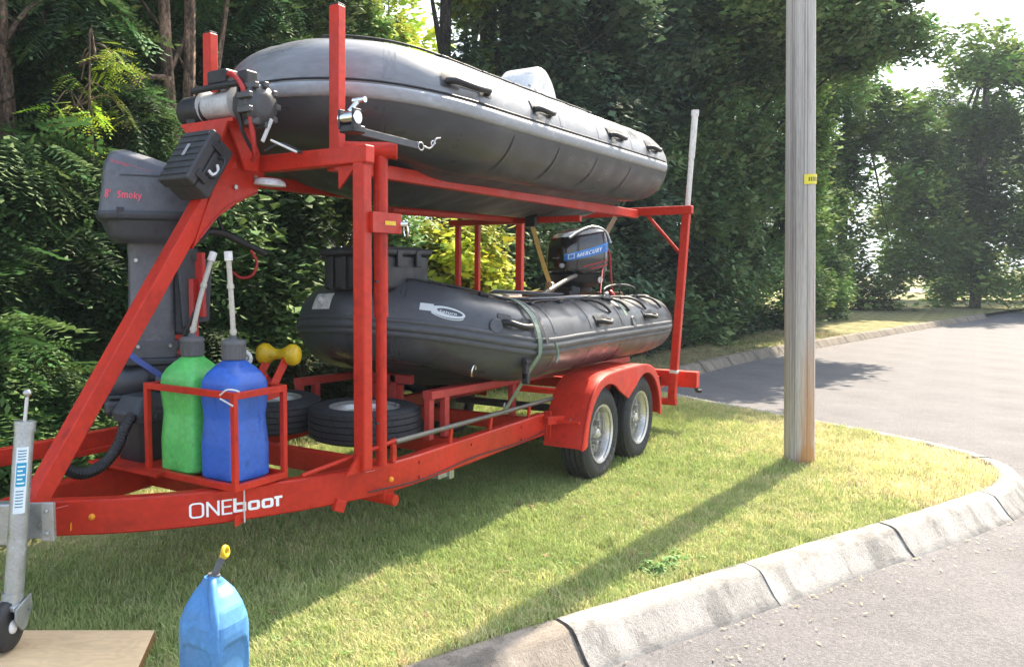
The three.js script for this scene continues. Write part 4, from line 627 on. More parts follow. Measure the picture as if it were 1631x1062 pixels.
// weld beads and bolts
const weld = (pts) => T('weld_bead', [tube(pts, 0.005, 5, 24)], mat.redDull);
weld([[3.113, 0.522, -2.413], [3.187, 0.522, -2.413], [3.187, 0.522, -2.487]]); weld([[3.113, 2.012, -2.413], [3.187, 2.012, -2.413]]); weld([[3.12, 2.10, -2.572], [3.182, 2.10, -2.572], [3.182, 2.10, -2.632]]);
weld([[1.86, 0.525, -3.085], [1.96, 0.525, -3.085]]); weld([[2.70, 1.66, -3.086], [2.88, 1.82, -3.09], [3.09, 1.905, -3.09]]); weld([[5.16, 0.37, -2.412], [5.16, 0.52, -2.412]]);
for (const [x, y, z] of [[3.07, 1.98, -3.088], [3.0, 2.12, -3.088], [2.93, 1.92, -3.088], [5.24, 0.475, -2.268]]) T('bolt', [rod([x, y, z], [x, y, z + 0.012], 0.013, 6)], mat.steel);
T('wire', [tube([[3.20, 0.40, -2.455], [3.6, 0.385, -2.412], [4.2, 0.40, -2.412], [4.8, 0.385, -2.412], [5.14, 0.40, -2.412]], 0.004, 6, 40)], mat.rope);
for (const [x, y, z] of [ [3.21, 0.75, -2.41], [3.21, 1.45, -2.41]]) T('cable_tie', [box(x, y, z, 0.02, 0.012, 0.014, 0.002)], mat.rope);
T('reflector', [box(2.02, 0.41, -3.158, 0.05, 0.03, 0.004, 0.001, 0.84)], mat.amber);
for (const x of [3.6, 4.15, 4.8, 5.08]) for (const y of [0.40, 0.48]) T('bolt', [rod([x, y, -2.425], [x, y, -2.410], 0.009, 6)], mat.redDull);

// ---------------------------------------------------------------- inflatable boats
const sm = (a, b, x) => { const t = Math.max(0, Math.min(1, (x - a) / (b - a))); return t * t * (3 - 2 * t); };
class Boat {
  constructor({ nose, end, yc, rise, r, w, tilt = 0 }) {
    Object.assign(this, { nose, end, yc, rise, r, w, tilt });
    const L = end - nose, y = (d) => yc + rise * (1 - sm(0, 0.95, d)) + tilt * (d - L / 2);
    const half = [[L, 1], [L - 0.6, 1], [L - 1.3, 1], [2.2, 1], [1.55, 1]]; for (const a of [85, 70, 55, 40, 26, 12]) half.push([r + (w * 1.06) * (1 - Math.cos(a * Math.PI / 180)), Math.min(1, 1.005 * Math.sin(a * Math.PI / 180))]);
    const pts = half.map(([d, k]) => V(nose + d, y(d), ZC + w * k)); pts.push(V(nose + r, y(r), ZC));
    for (let i = half.length - 1; i >= 0; i--) pts.push(V(nose + half[i][0], y(half[i][0]), ZC - w * half[i][1]));
    this.c = new THREE.CatmullRomCurve3(pts, false, 'centripetal'); this.c.arcLengthDivisions = 800; this.len = this.c.getLength();
  }
  rad(u) { const e = Math.min(u, 1 - u) * this.len, r = this.r; if (e > 0.5) return r; const t = r * (0.60 + 0.40 * Math.sqrt(1 - Math.pow(1 - e / 0.5, 2))); return e < 0.16 ? t * Math.sqrt(Math.max(0, 1 - Math.pow(1 - e / 0.16, 2))) : t; }
  frame(u) { const p = this.c.getPointAt(u), t = this.c.getTangentAt(u), n = UPV.clone().cross(t).normalize(), b = t.clone().cross(n).normalize(); if (b.y < 0) b.negate(); return { p, t, n, b }; }
  on(u, th, off = 0) { const f = this.frame(u), r = this.rad(u) + off; return f.p.clone().addScaledVector(f.n, Math.cos(th) * r).addScaledVector(f.b, Math.sin(th) * r); }
  nrm(u, th) { const f = this.frame(u); return f.n.clone().multiplyScalar(Math.cos(th)).addScaledVector(f.b, Math.sin(th)); }
  uAt(x) { let a = 0, b = 0.5; for (let k = 0; k < 40; k++) { const m = (a + b) / 2; if (this.c.getPointAt(m).x > x) a = m; else b = m; } return a; }
  tubeGeo(t0 = 0, t1 = Math.PI * 2) {
    const n = 180, us = []; for (let i = 0; i <= n; i++) { const t = i / n; us.push(t < 0.06 ? 0.06 * Math.pow(t / 0.06, 1.8) : t > 0.94 ? 1 - 0.06 * Math.pow((1 - t) / 0.06, 1.8) : t); }
    const bulge = (u, th) => 0.0025 * Math.sin(u * 160) * Math.sin(th * 2) - 0.004 * Math.exp(-Math.pow(((u * this.len * 1.05) % 1) - 0.5, 2) * 900);
    return grid(n, 40, (a, v) => { const u = us[Math.round(a * n)], th = lerp(t0, t1, v); return this.on(Math.min(0.99999, Math.max(0.00001, u)), th, this.rad(u) > 0.1 ? bulge(u, th) : 0); }, (a, v) => [us[Math.round(a * n)] * this.len, v * this.r * 6.28]);
  }
  band(prof, u0 = 0.035, u1 = 0.965) { return grid(140, prof.length - 1, (a, v) => { const q = prof[Math.round(v * (prof.length - 1))]; return this.on(lerp(u0, u1, a), q[0], q[1]); }, (a, v) => [a * this.len, v * 0.2]); }
  halfW(x) { return Math.abs(this.c.getPointAt(this.uAt(x)).z - ZC); }
  hullGeo(keel, x0, x1) { return grid(50, 24, (a, v) => { const x = lerp(x0, x1, a), h = this.halfW(x), y = this.c.getPointAt(this.uAt(x)).y, s = v * 2 - 1, k = keel * (0.35 + 0.65 * sm(0, 0.25, a)); return V(x, y - this.r * 0.93 - k * (1 - Math.pow(Math.abs(s), 1.3)), ZC + s * h); }, (a, v) => [a * 4, v]); }
  deckGeo(dy, x0, x1) { return grid(30, 6, (a, v) => { const x = lerp(x0, x1, a), h = this.halfW(x), y = this.c.getPointAt(this.uAt(x)).y; return V(x, y + dy, ZC + (v * 2 - 1) * h); }, (a, v) => [a * 3, v]); }
  pu(u, th, lx, lth, off, nx = 10, nt = 8) { const h = lx / this.len / 2; return grid(nx, nt, (a, v) => this.on(lerp(u + h, u - h, a), th + (v - 0.5) * lth, off), (a, v) => [a, v]); }
  patch(x, th, lx, lth, off, nx = 10, nt = 8) { const u0 = this.uAt(x - lx / 2), u1 = this.uAt(x + lx / 2); return grid(nx, nt, (a, v) => this.on(lerp(u0, u1, a), th + (v - 0.5) * lth, off), (a, v) => [a, v]); }
  handle(u, th, len, parent) {
    const hl = len / this.len, u0 = u + hl / 2, u1 = u - hl / 2, pts = []; for (let k = 0; k <= 8; k++) { const t = k / 8, a = Math.sin(Math.PI * t); pts.push(this.on(lerp(u0, u1, t), th - 0.05 - 0.10 * a, 0.004 + 0.055 * Math.pow(a, 0.5))); }
    const m = part('handle', [tube(pts, 0.018, 8, 24), this.pu(u + hl * 0.42, th, 0.08, 0.34, 0.006), this.pu(u - hl * 0.42, th, 0.08, 0.30, 0.006), this.pu(u, th, len * 1.05, 0.20, 0.0045)], mat.blackPlastic, parent); return m;
  }
  ropeLine(x0, x1, n, th, sag) { const g = []; const us = []; for (let k = 0; k <= n; k++) us.push(this.uAt(lerp(x0, x1, k / n))); for (let k = 0; k < n; k++) { const pts = []; for (let i = 0; i <= 6; i++) { const t = i / 6; pts.push(this.on(lerp(us[k], us[k + 1], t), th + sag * Math.sin(Math.PI * t), 0.012)); } g.push(tube(pts, 0.007, 6, 14)); } for (const u of us) { const p = this.on(u, th, 0.008), f = this.frame(u); g.push(bar(p.clone().addScaledVector(f.t, -0.03).toArray(), p.clone().addScaledVector(f.t, 0.03).toArray(), 0.045, 0.02, 0.006, this.nrm(u, th))); } return g; }
}
const hi = new Boat({ nose: 3.17, end: 7.36, yc: 2.375, rise: 0.13, r: 0.297, w: 0.615, tilt: 0.012 });
const upper = thing('inflatable_boat', 'large grey inflatable boat on the upper deck, darker below its pale rubbing strip', 'inflatable boat', [5, 2.04, ZC]);
{
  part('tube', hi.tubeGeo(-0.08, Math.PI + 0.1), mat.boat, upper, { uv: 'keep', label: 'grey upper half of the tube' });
  part('tube', hi.tubeGeo(Math.PI + 0.1, Math.PI * 2 - 0.08), mat.boatDark, upper, { uv: 'keep', label: 'black lower half of the tube' });  // lower half of the tube takes a darker grey than the upper
  part('hull', [hi.hullGeo(0.17, 3.5, 7.0)], mat.hull, upper, { uv: 'keep' });
  part('rubbing_strip', hi.band([[-0.20, -0.004], [-0.18, 0.012], [-0.12, 0.020], [-0.02, 0.022], [0.04, 0.016], [0.055, -0.004]]), mat.strakePale, upper, { uv: 'keep' });
  part('rubbing_strip', hi.band([[0.085, -0.003], [0.09, 0.009], [0.115, 0.009], [0.12, -0.003]]), mat.rope, upper, { uv: 'keep', label: 'thin black upper strip' });
  part('floor', hi.deckGeo(-0.12, 3.6, 6.9), mat.hull, upper, { uv: 'keep' });
  part('transom', [box(6.82, 2.42, ZC, 0.05, 0.52, 0.95, 0.01)], mat.blackPlastic, upper);
  part('bow_cover', hi.deckGeo(0.20, 3.52, 4.3), mat.boatLow, upper, { uv: 'keep' });
  for (const [x, l] of [[0.406, 0.22], [0.318, 0.24], [0.170, 0.25], [0.074, 0.22]]) hi.handle(x, 0.40, l, upper);
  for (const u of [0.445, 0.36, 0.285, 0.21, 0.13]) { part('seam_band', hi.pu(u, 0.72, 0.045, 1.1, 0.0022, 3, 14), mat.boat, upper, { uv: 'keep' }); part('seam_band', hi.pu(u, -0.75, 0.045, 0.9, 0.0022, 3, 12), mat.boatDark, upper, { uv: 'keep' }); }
  part('grab_rope', hi.ropeLine(3.5, 5.9, 6, 1.35, -0.05), mat.rope, upper);
  part('seam_patch', [hi.pu(0.375, 0.65, 0.42, 1.1, 0.0022, 8, 12)], mat.boat, upper, { uv: 'keep' });
  for (const x of [6.55, 5.6]) part('tie_cleat', [hi.patch(x, 1.45, 0.12, 0.2, 0.01)], mat.strakePale, upper, { uv: 'keep' });
}
const lo = new Boat({ nose: 3.86, end: 7.66, yc: 1.035, rise: 0.19, r: 0.258, w: 0.635, tilt: -0.006 });
const lower = thing('inflatable_boat', 'black inflatable boat on the lower deck with white oval logo patch on its side', 'inflatable boat', [5.5, 0.78, ZC]);
{
  part('tube', lo.tubeGeo(), mat.boatLow, lower, { uv: 'keep' });
  part('hull', [lo.hullGeo(0.10, 4.1, 7.3)], mat.hull, lower, { uv: 'keep' });
  part('rubbing_strip', lo.band([[-0.30, -0.004], [-0.29, 0.012], [-0.20, 0.014], [-0.19, 0.004], [-0.13, 0.004], [-0.12, 0.018], [-0.02, 0.018], [-0.01, 0.004], [0.05, 0.004], [0.06, 0.012], [0.13, 0.012], [0.14, -0.004]]), mat.strakeGrey, lower, { uv: 'keep' });
  part('floor', lo.deckGeo(-0.10, 4.2, 7.3), mat.hull, lower, { uv: 'keep' });
  for (const u of [0.47, 0.35, 0.27, 0.19]) { part('seam_band', lo.pu(u, 0.80, 0.045, 1.1, 0.0022, 3, 14), mat.boatLow, lower, { uv: 'keep' }); part('seam_band', lo.pu(u, -0.75, 0.045, 0.8, 0.0022, 3, 12), mat.boatLow, lower, { uv: 'keep' }); }
  part('bow_cover', lo.deckGeo(0.17, 4.12, 5.0), mat.boatLow, lower, { uv: 'keep' });
  part('transom', [box(7.2, 1.08, ZC, 0.05, 0.46, 1.0, 0.01)], mat.brown, lower);
  for (const [x, l] of [[0.398, 0.18], [0.242, 0.20], [0.110, 0.20]]) lo.handle(x, 0.44, l, lower);
  for (const uv of [0.414, 0.16]) part('valve', [lathe([[0, 0.006], [0.02, 0.010], [0.034, 0.008], [0.038, 0.012], [0.046, 0.010], [0.048, 0]], lo.on(uv, 0.26, 0).toArray(), lo.nrm(uv, 0.26).toArray(), 24)], mat.strakeGrey, lower);
  const u = 0.419, p = lo.on(u, -0.85, 0.012), nn = lo.nrm(u, -0.85);
  part('tow_ring', [torus(p.clone().addScaledVector(nn, 0.02).toArray(), 0.038, 0.006, [0.25, -0.2, 1], 22, 4.6)], mat.chrome, lower);
  const logo = canvasTex(256, 128, (x, w, h) => { x.fillStyle = '#000'; x.fillRect(0, 0, w, h); x.fillStyle = '#fff'; x.fillRect(6, 8, 70, 62); x.beginPath(); x.ellipse(150, 62, 98, 44, 0.18, 0, 7); x.fill(); x.fillStyle = '#000'; x.beginPath(); x.ellipse(164, 60, 70, 24, 0.18, 0, 7); x.fill(); x.fillStyle = '#fff'; x.save(); x.translate(100, 66); x.rotate(0.12); x.font = 'bold 30px sans-serif'; x.fillText('Saturn', 6, 4); x.restore(); x.lineWidth = 7; x.strokeStyle = '#fff'; x.beginPath(); x.ellipse(150, 76, 92, 40, 0.22, 0.1, 2.6); x.stroke(); }, false);
  part('logo_patch', [lo.pu(0.446, 0.40, 0.21, 0.36, 0.003, 14, 10)], new THREE.MeshStandardMaterial({ color: 0xc8ccca, roughness: 0.5, alphaMap: logo, alphaTest: 0.5, side: THREE.DoubleSide }), lower, { uv: 'keep' });
  const ub = 0.522, pb = lo.on(ub, 0.50, 0.004), nb = lo.nrm(ub, 0.50);
  part('bow_ring_patch', [grid(8, 8, (a, v) => lo.on(ub + (a - 0.5) * 0.018, 0.48 + (v - 0.5) * 0.42, 0.004)), lathe([[0, 0.03], [0.018, 0.026], [0.024, 0.012], [0.03, 0]], pb.toArray(), nb.toArray(), 18)], mat.whitePlastic, lower, { uv: 'keep' });
  part('grab_rope', [...lo.ropeLine(3.95, 7.2, 7, 1.25, 0.10), ...[5.75, 6.15, 6.55, 6.95].map((x) => { const a = lo.uAt(x), b2 = lo.uAt(x + 0.24); return tube([0, 0.25, 0.5, 0.75, 1].map((t) => lo.on(lerp(a, b2, t), 1.25 - 0.62 * t, 0.010 + 0.02 * Math.sin(3.14 * t))), 0.011, 6, 16); })], mat.rope, lower);
  part('bow_strap', [tube(Array.from({ length: 14 }, (_, k) => lo.on(0.49, -0.9 + k * 0.17, 0.006)), 0.009, 6, 40)], mat.rope, lower);
  part('stern_rail', [tube([[6.7, 1.27, -2.62], [6.72, 1.34, -2.62], [7.5, 1.33, -2.62], [7.52, 1.26, -2.62]], 0.010, 8, 40), rod([7.1, 1.26, -2.62], [7.1, 1.335, -2.62], 0.008)], mat.rope, lower);
  part('seat_board', [box(6.4, 1.26, ZC, 0.26, 0.03, 1.15, 0.008)], mat.brown, lower);
  part('aluminium_floor_edge', [bar([5.4, 1.30, -2.75], [7.0, 1.285, -2.72], 0.16, 0.012)], mat.strakePale, lower);
}
// ---------------------------------------------------------------- lofted bodies (outboards, jugs)
function loft(secs, nth = 48, mod = null, sub2 = 4, crease = 0.7) {            // secs: [y, cx, cz, hx, hz, n]
  const c = secs.map((s) => s.slice());
  const S = (v, th, off = 0) => {
    const f = v * (c.length - 1), i = Math.min(c.length - 2, Math.floor(f)), t = f - i, a = c[i], b = c[i + 1], q = a.map((x, k) => lerp(x, b[k], t)), C = Math.cos(th), Sn = Math.sin(th), e = 2 / q[5];
    let x = Math.sign(C) * Math.pow(Math.abs(C), e) * (q[3] + off), z = Math.sign(Sn) * Math.pow(Math.abs(Sn), e) * (q[4] + off), y = q[0];
    if (mod) { const m = mod(q[0], th, x, z); x *= m[0]; z *= m[0]; y += m[1] || 0; }
    return V(q[1] + x, y, q[2] + z);
  };
  const nv = (c.length - 1) * sub2, side = grid(nth, nv, (a, v) => S(v, a * Math.PI * 2), (a, v) => [a, v]);
  const cap = (v, f) => { const pos = [], idx = [], ce = S(v, 0).add(S(v, Math.PI)).multiplyScalar(0.5); pos.push(ce.x, ce.y, ce.z); for (let k = 0; k <= nth; k++) { const p = S(v, k / nth * Math.PI * 2); pos.push(p.x, p.y, p.z); } for (let k = 1; k <= nth; k++) f ? idx.push(0, k + 1, k) : idx.push(0, k, k + 1); const g = new THREE.BufferGeometry(); g.setAttribute('position', new THREE.Float32BufferAttribute(pos, 3)); g.setIndex(idx); g.computeVertexNormals(); return g; };
  return { S, geos: [toCreasedNormals(side, crease), cap(0, false), cap(1, true)] };
}
// grey outboard motor standing on the far side of the tongue
const om = thing('outboard_motor', 'tall grey outboard motor with red lettering standing upright left of the mast', 'outboard motor', [2.72, 0.7, -3.66]);
{
  const cx = 2.745, cz = -3.64, shear = (y, th, x) => [1, y > 1.83 ? -0.10 * (x / 0.3) * sm(1.83, 2.05, y) : 0];
  const cowl = loft([[1.825, cx, cz, 0.288, 0.185, 5], [1.84, cx, cz, 0.285, 0.182, 5], [1.99, cx + 0.008, cz, 0.265, 0.168, 5], [2.045, cx + 0.022, cz, 0.243, 0.150, 4.2], [2.072, cx + 0.035, cz, 0.20, 0.118, 3.6], [2.082, cx + 0.04, cz, 0.12, 0.06, 3]], 64, shear);
  const c = part('cowling', cowl.geos, mat.engineGrey, om);
  const txt = canvasTex(1024, 512, (x, w, h) => { x.fillStyle = '#000'; x.fillRect(0, 0, w, h); x.fillStyle = '#fff'; x.font = 'bold 100px sans-serif'; x.fillText("8'", 40, 440); x.fillText('Smoky', 200, 440); x.font = 'italic bold 50px serif'; x.fillText('Evinrude', 62, 84); x.fillRect(40, 20, 560, 7); }, false);
  const d = grid(30, 6, (u, v) => cowl.S(lerp(0.26, 0.60, v), lerp(2.62, 1.02, u), 0.003), (u, v) => [u, v]);
  const th = (u) => { const x = lerp(-0.97, 0.35, u); return Math.acos(Math.sign(x) * Math.pow(Math.abs(x), 2.5)); };
  const d2 = grid(40, 10, (u, v) => cowl.S(lerp(0.215, 0.47, v), th(u), 0.0025), (u, v) => [u, v]);
  part('lettering', d2, new THREE.MeshStandardMaterial({ color: lin(0.75, 0.09, 0.12), roughness: 0.5, alphaMap: txt, alphaTest: 0.5, side: THREE.DoubleSide }), c, { uv: 'keep' });
  const pan = loft([[1.665, cx + 0.0, cz, 0.205, 0.15, 4], [1.69, cx, cz, 0.24, 0.165, 4.5], [1.775, cx, cz, 0.275, 0.182, 5], [1.787, cx, cz, 0.293, 0.198, 5], [1.806, cx, cz, 0.300, 0.202, 5], [1.824, cx, cz, 0.294, 0.198, 5]], 56);
  part('lower_cowl', pan.geos, mat.engineDark, om);
  const mid = loft([[1.08, 2.70, cz, 0.125, 0.10, 5], [1.16, 2.70, cz, 0.14, 0.105, 5], [1.165, 2.70, cz, 0.12, 0.09, 5], [1.45, 2.71, cz, 0.115, 0.085, 4], [1.60, 2.72, cz, 0.125, 0.09, 4], [1.67, 2.73, cz, 0.14, 0.10, 4]], 40);
  part('midsection', mid.geos, mat.engineGrey, om);
  part('swivel_bracket', [plate([[0, 0], [0.12, 0.03], [0.14, 0.3], [0.04, 0.42], [-0.02, 0.30]], 0.05, 0.008, [1, 0, 0], [0, 1, 0], [2.86, 1.24, -3.58]), plate([[0, 0], [0.12, 0.03], [0.14, 0.3], [0.04, 0.42], [-0.02, 0.30]], 0.05, 0.008, [1, 0, 0], [0, 1, 0], [2.86, 1.24, -3.76]), rod([2.93, 1.60, -3.80], [2.93, 1.60, -3.5], 0.025, 14), box(2.85, 1.42, -3.64, 0.08, 0.46, 0.10, 0.02)], mat.engineDark, om);
  part('jet_housing', [box(2.70, 1.06, cz, 0.32, 0.035, 0.24, 0.01), box(2.72, 1.0, cz, 0.22, 0.11, 0.18, 0.03), lathe([[0.05, -0.12], [0.085, -0.10], [0.095, 0], [0.085, 0.10], [0.06, 0.12]], [2.58, 0.955, -3.62], [1, 0.1, 0.3], 24), box(2.66, 0.885, cz, 0.36, 0.018, 0.24, 0.006), box(2.56, 0.83, -3.6, 0.20, 0.09, 0.16, 0.03), rod([2.72, 0.95, -3.54], [2.80, 0.95, -3.52], 0.05, 20), bar([2.84, 0.66, -3.70], [2.84, 1.05, -3.70], 0.05, 0.05, 0.01, V(1, 0, 0))], mat.engineDark, om);
  part('tiller_handle', [tube([[2.95, 1.735, -3.60], [3.08, 1.73, -3.66], [3.20, 1.68, -3.70]], 0.022, 10, 24), rod([3.19, 1.685, -3.70], [3.33, 1.62, -3.71], 0.018, 12), rod([3.09, 1.72, -3.66], [3.05, 1.84, -3.66], 0.010)], mat.blackPlastic, om);
  part('red_lanyard', [tube([[3.24, 1.64, -3.70], [3.27, 1.57, -3.69], [3.24, 1.50, -3.69], [3.18, 1.49, -3.70], [3.14, 1.52, -3.71]], 0.009, 6, 30)], mat.cableRed, om);
  for (const [px, pz] of [[2.56, -3.449], [2.90, -3.449]]) part('cowl_latch', [box(px, 1.815, pz, 0.035, 0.05, 0.012, 0.003), box(px, 1.795, pz + 0.006, 0.022, 0.02, 0.008, 0.002)], mat.blackPlastic, om);
  part('cowl_rib', [box(2.76, 2.0, -3.468, 0.40, 0.006, 0.004, 0.001)], mat.engineDark, c);
  for (let k = 0; k < 4; k++) part('bolt', [rod([2.63 + (k % 2) * 0.16, 1.14 + (k >> 1) * 0.44, -3.545], [2.63 + (k % 2) * 0.16, 1.14 + (k >> 1) * 0.44, -3.528], 0.010, 6)], mat.steel, om);
  part('fuel_line', [tube([[2.92, 1.68, -3.55], [2.96, 1.5, -3.5], [2.90, 1.3, -3.48], [2.82, 1.12, -3.5]], 0.008, 6, 24)], mat.rope, om);
  om.rotation.y = -0.61; om.position.set(2.80, 0.675, -3.57);
}
const tank = thing('plastic_tank', 'black square plastic tank with corrugated hose below the grey outboard motor', 'tank', [2.63, 0.55, -3.44]);
{
  const b = loft([[0.55, 2.63, -3.44, 0.095, 0.095, 7], [0.56, 2.63, -3.44, 0.10, 0.10, 7], [0.75, 2.63, -3.44, 0.105, 0.105, 7], [0.755, 2.63, -3.44, 0.10, 0.10, 7]], 44);
  part('tank_body', b.geos, mat.blackPlastic, tank);
  const l = loft([[0.756, 2.62, -3.44, 0.12, 0.112, 6], [0.80, 2.62, -3.44, 0.125, 0.115, 6], [0.88, 2.63, -3.44, 0.085, 0.085, 5], [0.885, 2.63, -3.44, 0.06, 0.06, 5]], 44);
  part('tank_lid', [...l.geos, bar([2.60, 0.77, -3.325], [2.61, 0.88, -3.365], 0.02, 0.02), bar([2.68, 0.77, -3.325], [2.67, 0.88, -3.365], 0.02, 0.02), bar([2.60, 0.82, -3.335], [2.68, 0.82, -3.335], 0.02, 0.02)], mat.engineDark, tank);
  const pts = [[2.50, 0.80, -3.37], [2.45, 0.75, -3.36], [2.41, 0.66, -3.37], [2.335, 0.585, -3.38], [2.225, 0.565, -3.38], [2.135, 0.613, -3.38], [2.09, 0.72, -3.38]];
  const c = new THREE.CatmullRomCurve3(pts.map(vv)), g = new THREE.TubeGeometry(c, 160, 1, 12), p = g.attributes.position;
  for (let j = 0; j <= 160; j++) { const o = c.getPointAt(j / 160), r = 0.026 + (j % 4 < 2 ? 0.003 : 0); for (let i = 0; i <= 12; i++) { const k = j * 13 + i; p.setXYZ(k, o.x + (p.getX(k) - o.x) * r, o.y + (p.getY(k) - o.y) * r, o.z + (p.getZ(k) - o.z) * r); } } g.computeVertexNormals();
  part('hose', [g], mat.blackPlastic, tank);
}
function strap(name, label, pts, width, m, sideDir, parts = null) {
  const P = pts.map(vv), n = P.length, w = [], nn = []; for (let i = 0; i < n; i++) { const t = P[Math.min(n - 1, i + 1)].clone().sub(P[Math.max(0, i - 1)]).normalize(); let s = vv(sideDir); s.addScaledVector(t, -s.dot(t)).normalize(); w.push(s.multiplyScalar(width / 2)); nn.push(t.clone().cross(s).normalize()); }
  const t = thing(name, label, 'strap', P[n - 1].toArray()); part('webbing', ribbon(P, w, nn, 0.0015), m, t); if (parts) for (const [pn, g, pm] of parts) part(pn, g, pm, t); return t;
}
strap('blue_strap', 'blue webbing strap running diagonally behind the mast', [[2.42, 1.145, -3.36], [2.54, 1.055, -3.345], [2.70, 0.945, -3.33]], 0.028, mat.strapBlue, [0.4, 0.6, 0.2]);
// instrument case on the mast
{
  const n = V(-0.814, 0.581, 0), d = V(0.581, 0.814, 0), c = V(2.84, 1.925, ZC).addScaledVector(n, 0.142), t = thing('equipment_case', 'small ribbed black hard case fixed to the top of the mast', 'case', c.toArray());
  const mk = (l, h, w, r, off = 0, offD = 0, offZ = 0) => { const g = new RoundedBoxGeometry(l, h, w, 3, r); g.applyMatrix4(new THREE.Matrix4().makeBasis(d, n, d.clone().cross(n))); const p = c.clone().addScaledVector(n, off).addScaledVector(d, offD); g.translate(p.x, p.y, p.z + offZ); return g; };
  part('case_base', [mk(0.29, 0.10, 0.20, 0.012, -0.035)], mat.caseBlack, t);
  part('case_lid', [mk(0.305, 0.065, 0.215, 0.014, 0.052), ...[-0.12, -0.08, -0.04, 0, 0.04, 0.08, 0.12].map((x) => mk(0.016, 0.008, 0.19, 0.003, 0.087, x))], mat.caseBlack, t);
  part('latch', [mk(0.04, 0.07, 0.014, 0.004, 0.015, -0.09, 0.108)], mat.blackPlastic, t); part('latch', [mk(0.04, 0.07, 0.014, 0.004, 0.015, 0.09, 0.108)], mat.blackPlastic, t);
  part('carry_handle', [(() => { const p = (a, b2, z) => c.clone().addScaledVector(d, a).addScaledVector(n, b2).add(V(0, 0, z)).toArray(); return tube([p(-0.06, -0.02, 0.10), p(-0.05, -0.035, 0.135), p(0.05, -0.035, 0.135), p(0.06, -0.02, 0.10)], 0.009, 8, 24); })()], mat.blackPlastic, t);
  part('white_plug', [(() => { const p = (a, b2, z) => c.clone().addScaledVector(d, a).addScaledVector(n, b2).add(V(0, 0, z)).toArray(); return tube([p(-0.04, 0.0, 0.11), p(-0.05, -0.02, 0.125), p(-0.02, -0.035, 0.13), p(0.01, -0.02, 0.12)], 0.008, 8, 20); })()], mat.white, t);
  part('case_label', [mk(0.07, 0.004, 0.02, 0.001, 0.0925, 0.02)], mat.strakePale, t);
}
// fuel jugs in the rack
function jug(label, x, z, m, lean) {
  const t = thing('fuel_jug', label, 'fuel jug', [x, 0.545, z]);
  const b = loft([[0.548, x, z, 0.112, 0.112, 5], [0.56, x, z, 0.122, 0.122, 5.5], [0.70, x, z, 0.123, 0.123, 5.5], [0.78, x, z, 0.116, 0.116, 5.5], [0.83, x, z, 0.112, 0.112, 5.5], [0.88, x, z, 0.118, 0.118, 5.5], [0.95, x, z, 0.124, 0.124, 5.5], [1.0, x, z, 0.120, 0.120, 4.8], [1.035, x, z, 0.104, 0.104, 4], [1.065, x, z, 0.078, 0.078, 3.2], [1.085, x, z, 0.055, 0.055, 2.6], [1.10, x, z, 0.040, 0.040, 2]], 56, (y, th, px, pz) => [1 - 0.016 * Math.exp(-Math.pow(Math.sin(th * 2) * 2.4, 2)) * sm(0.6, 0.7, y) * (1 - sm(0.95, 1.0, y))]);
  part('jug_body', b.geos, m, t);
  part('mould_seam', [tube([[x - 0.121, 0.57, z + 0.0], [x - 0.116, 0.72, z], [x - 0.109, 0.83, z], [x - 0.122, 0.95, z], [x - 0.102, 1.035, z]], 0.0022, 5, 30)], m, t);
  for (let k = 0; k < 7; k++) part('moulded_mark', [box(x + 0.045 + (k % 2) * 0.006, 0.74 + k * 0.016, z + 0.1145, 0.012 - (k % 3) * 0.003, 0.009, 0.004, 0.001)], m, t);
  part('jug_handle', [tube([[x + 0.085, 1.02, z - 0.02], [x + 0.075, 1.075, z - 0.02], [x + 0.03, 1.095, z - 0.02]], 0.018, 8, 18)], m, t);
  const c = part('jug_cap', [lathe([[0.043, -0.004], [0.054, 0.0], ...Array.from({ length: 2 }, (_, k) => [0.054, 0.004 + k * 0.062]), [0.058, 0.068], [0.058, 0.082], [0.050, 0.090], [0.020, 0.094], [0.014, 0.11], [0, 0.11]], [x, 1.095, z], [0, 1, 0], 30), ...Array.from({ length: 24 }, (_, k) => { const a = k * 0.2618; return bar([x + Math.cos(a) * 0.0545, 1.10, z + Math.sin(a) * 0.0545], [x + Math.cos(a) * 0.0545, 1.158, z + Math.sin(a) * 0.0545], 0.004, 0.004, 0.001, V(1, 0, 0)); })], mat.capGrey, t);
  const top = 1.575, P = (k) => [x + lean[0] * k * (0.7 + 0.3 * k), lerp(1.19, top, k), z + lean[1] * k];
  part('hose', [tube([P(0), P(0.3), P(0.6), P(1)], 0.0125, 10, 24), ...[0.06, 0.6].map((k) => { const a = P(k), b2 = P(k + 0.05); return rod(a, b2, 0.0165, 14); })], mat.hose, t);
  part('hose_tip', [rod(P(0.93), P(1.04), 0.019, 16)], mat.white, t);
}
jug('tall green plastic fuel jug in the red rack with leaning clear hose', 2.645, -3.095, mat.green, [0.12, 0.02]);
jug('tall blue plastic fuel jug in the red rack with upright clear hose', 2.645, -2.81, mat.blue, [-0.015, -0.01]);
{ const t = thing('white_cable_tie', 'thin white cable tie knotted round the front corner of the jug rack', 'cable tie', [2.49, 0.955, -2.65]); part('tie_loop', [tube([[2.455, 0.96, -2.70], [2.462, 0.985, -2.665], [2.48, 0.985, -2.64], [2.505, 0.975, -2.632]], 0.004, 6, 20), rod([2.455, 0.945, -2.70], [2.475, 0.915, -2.64], 0.004, 6)], mat.white, t); }
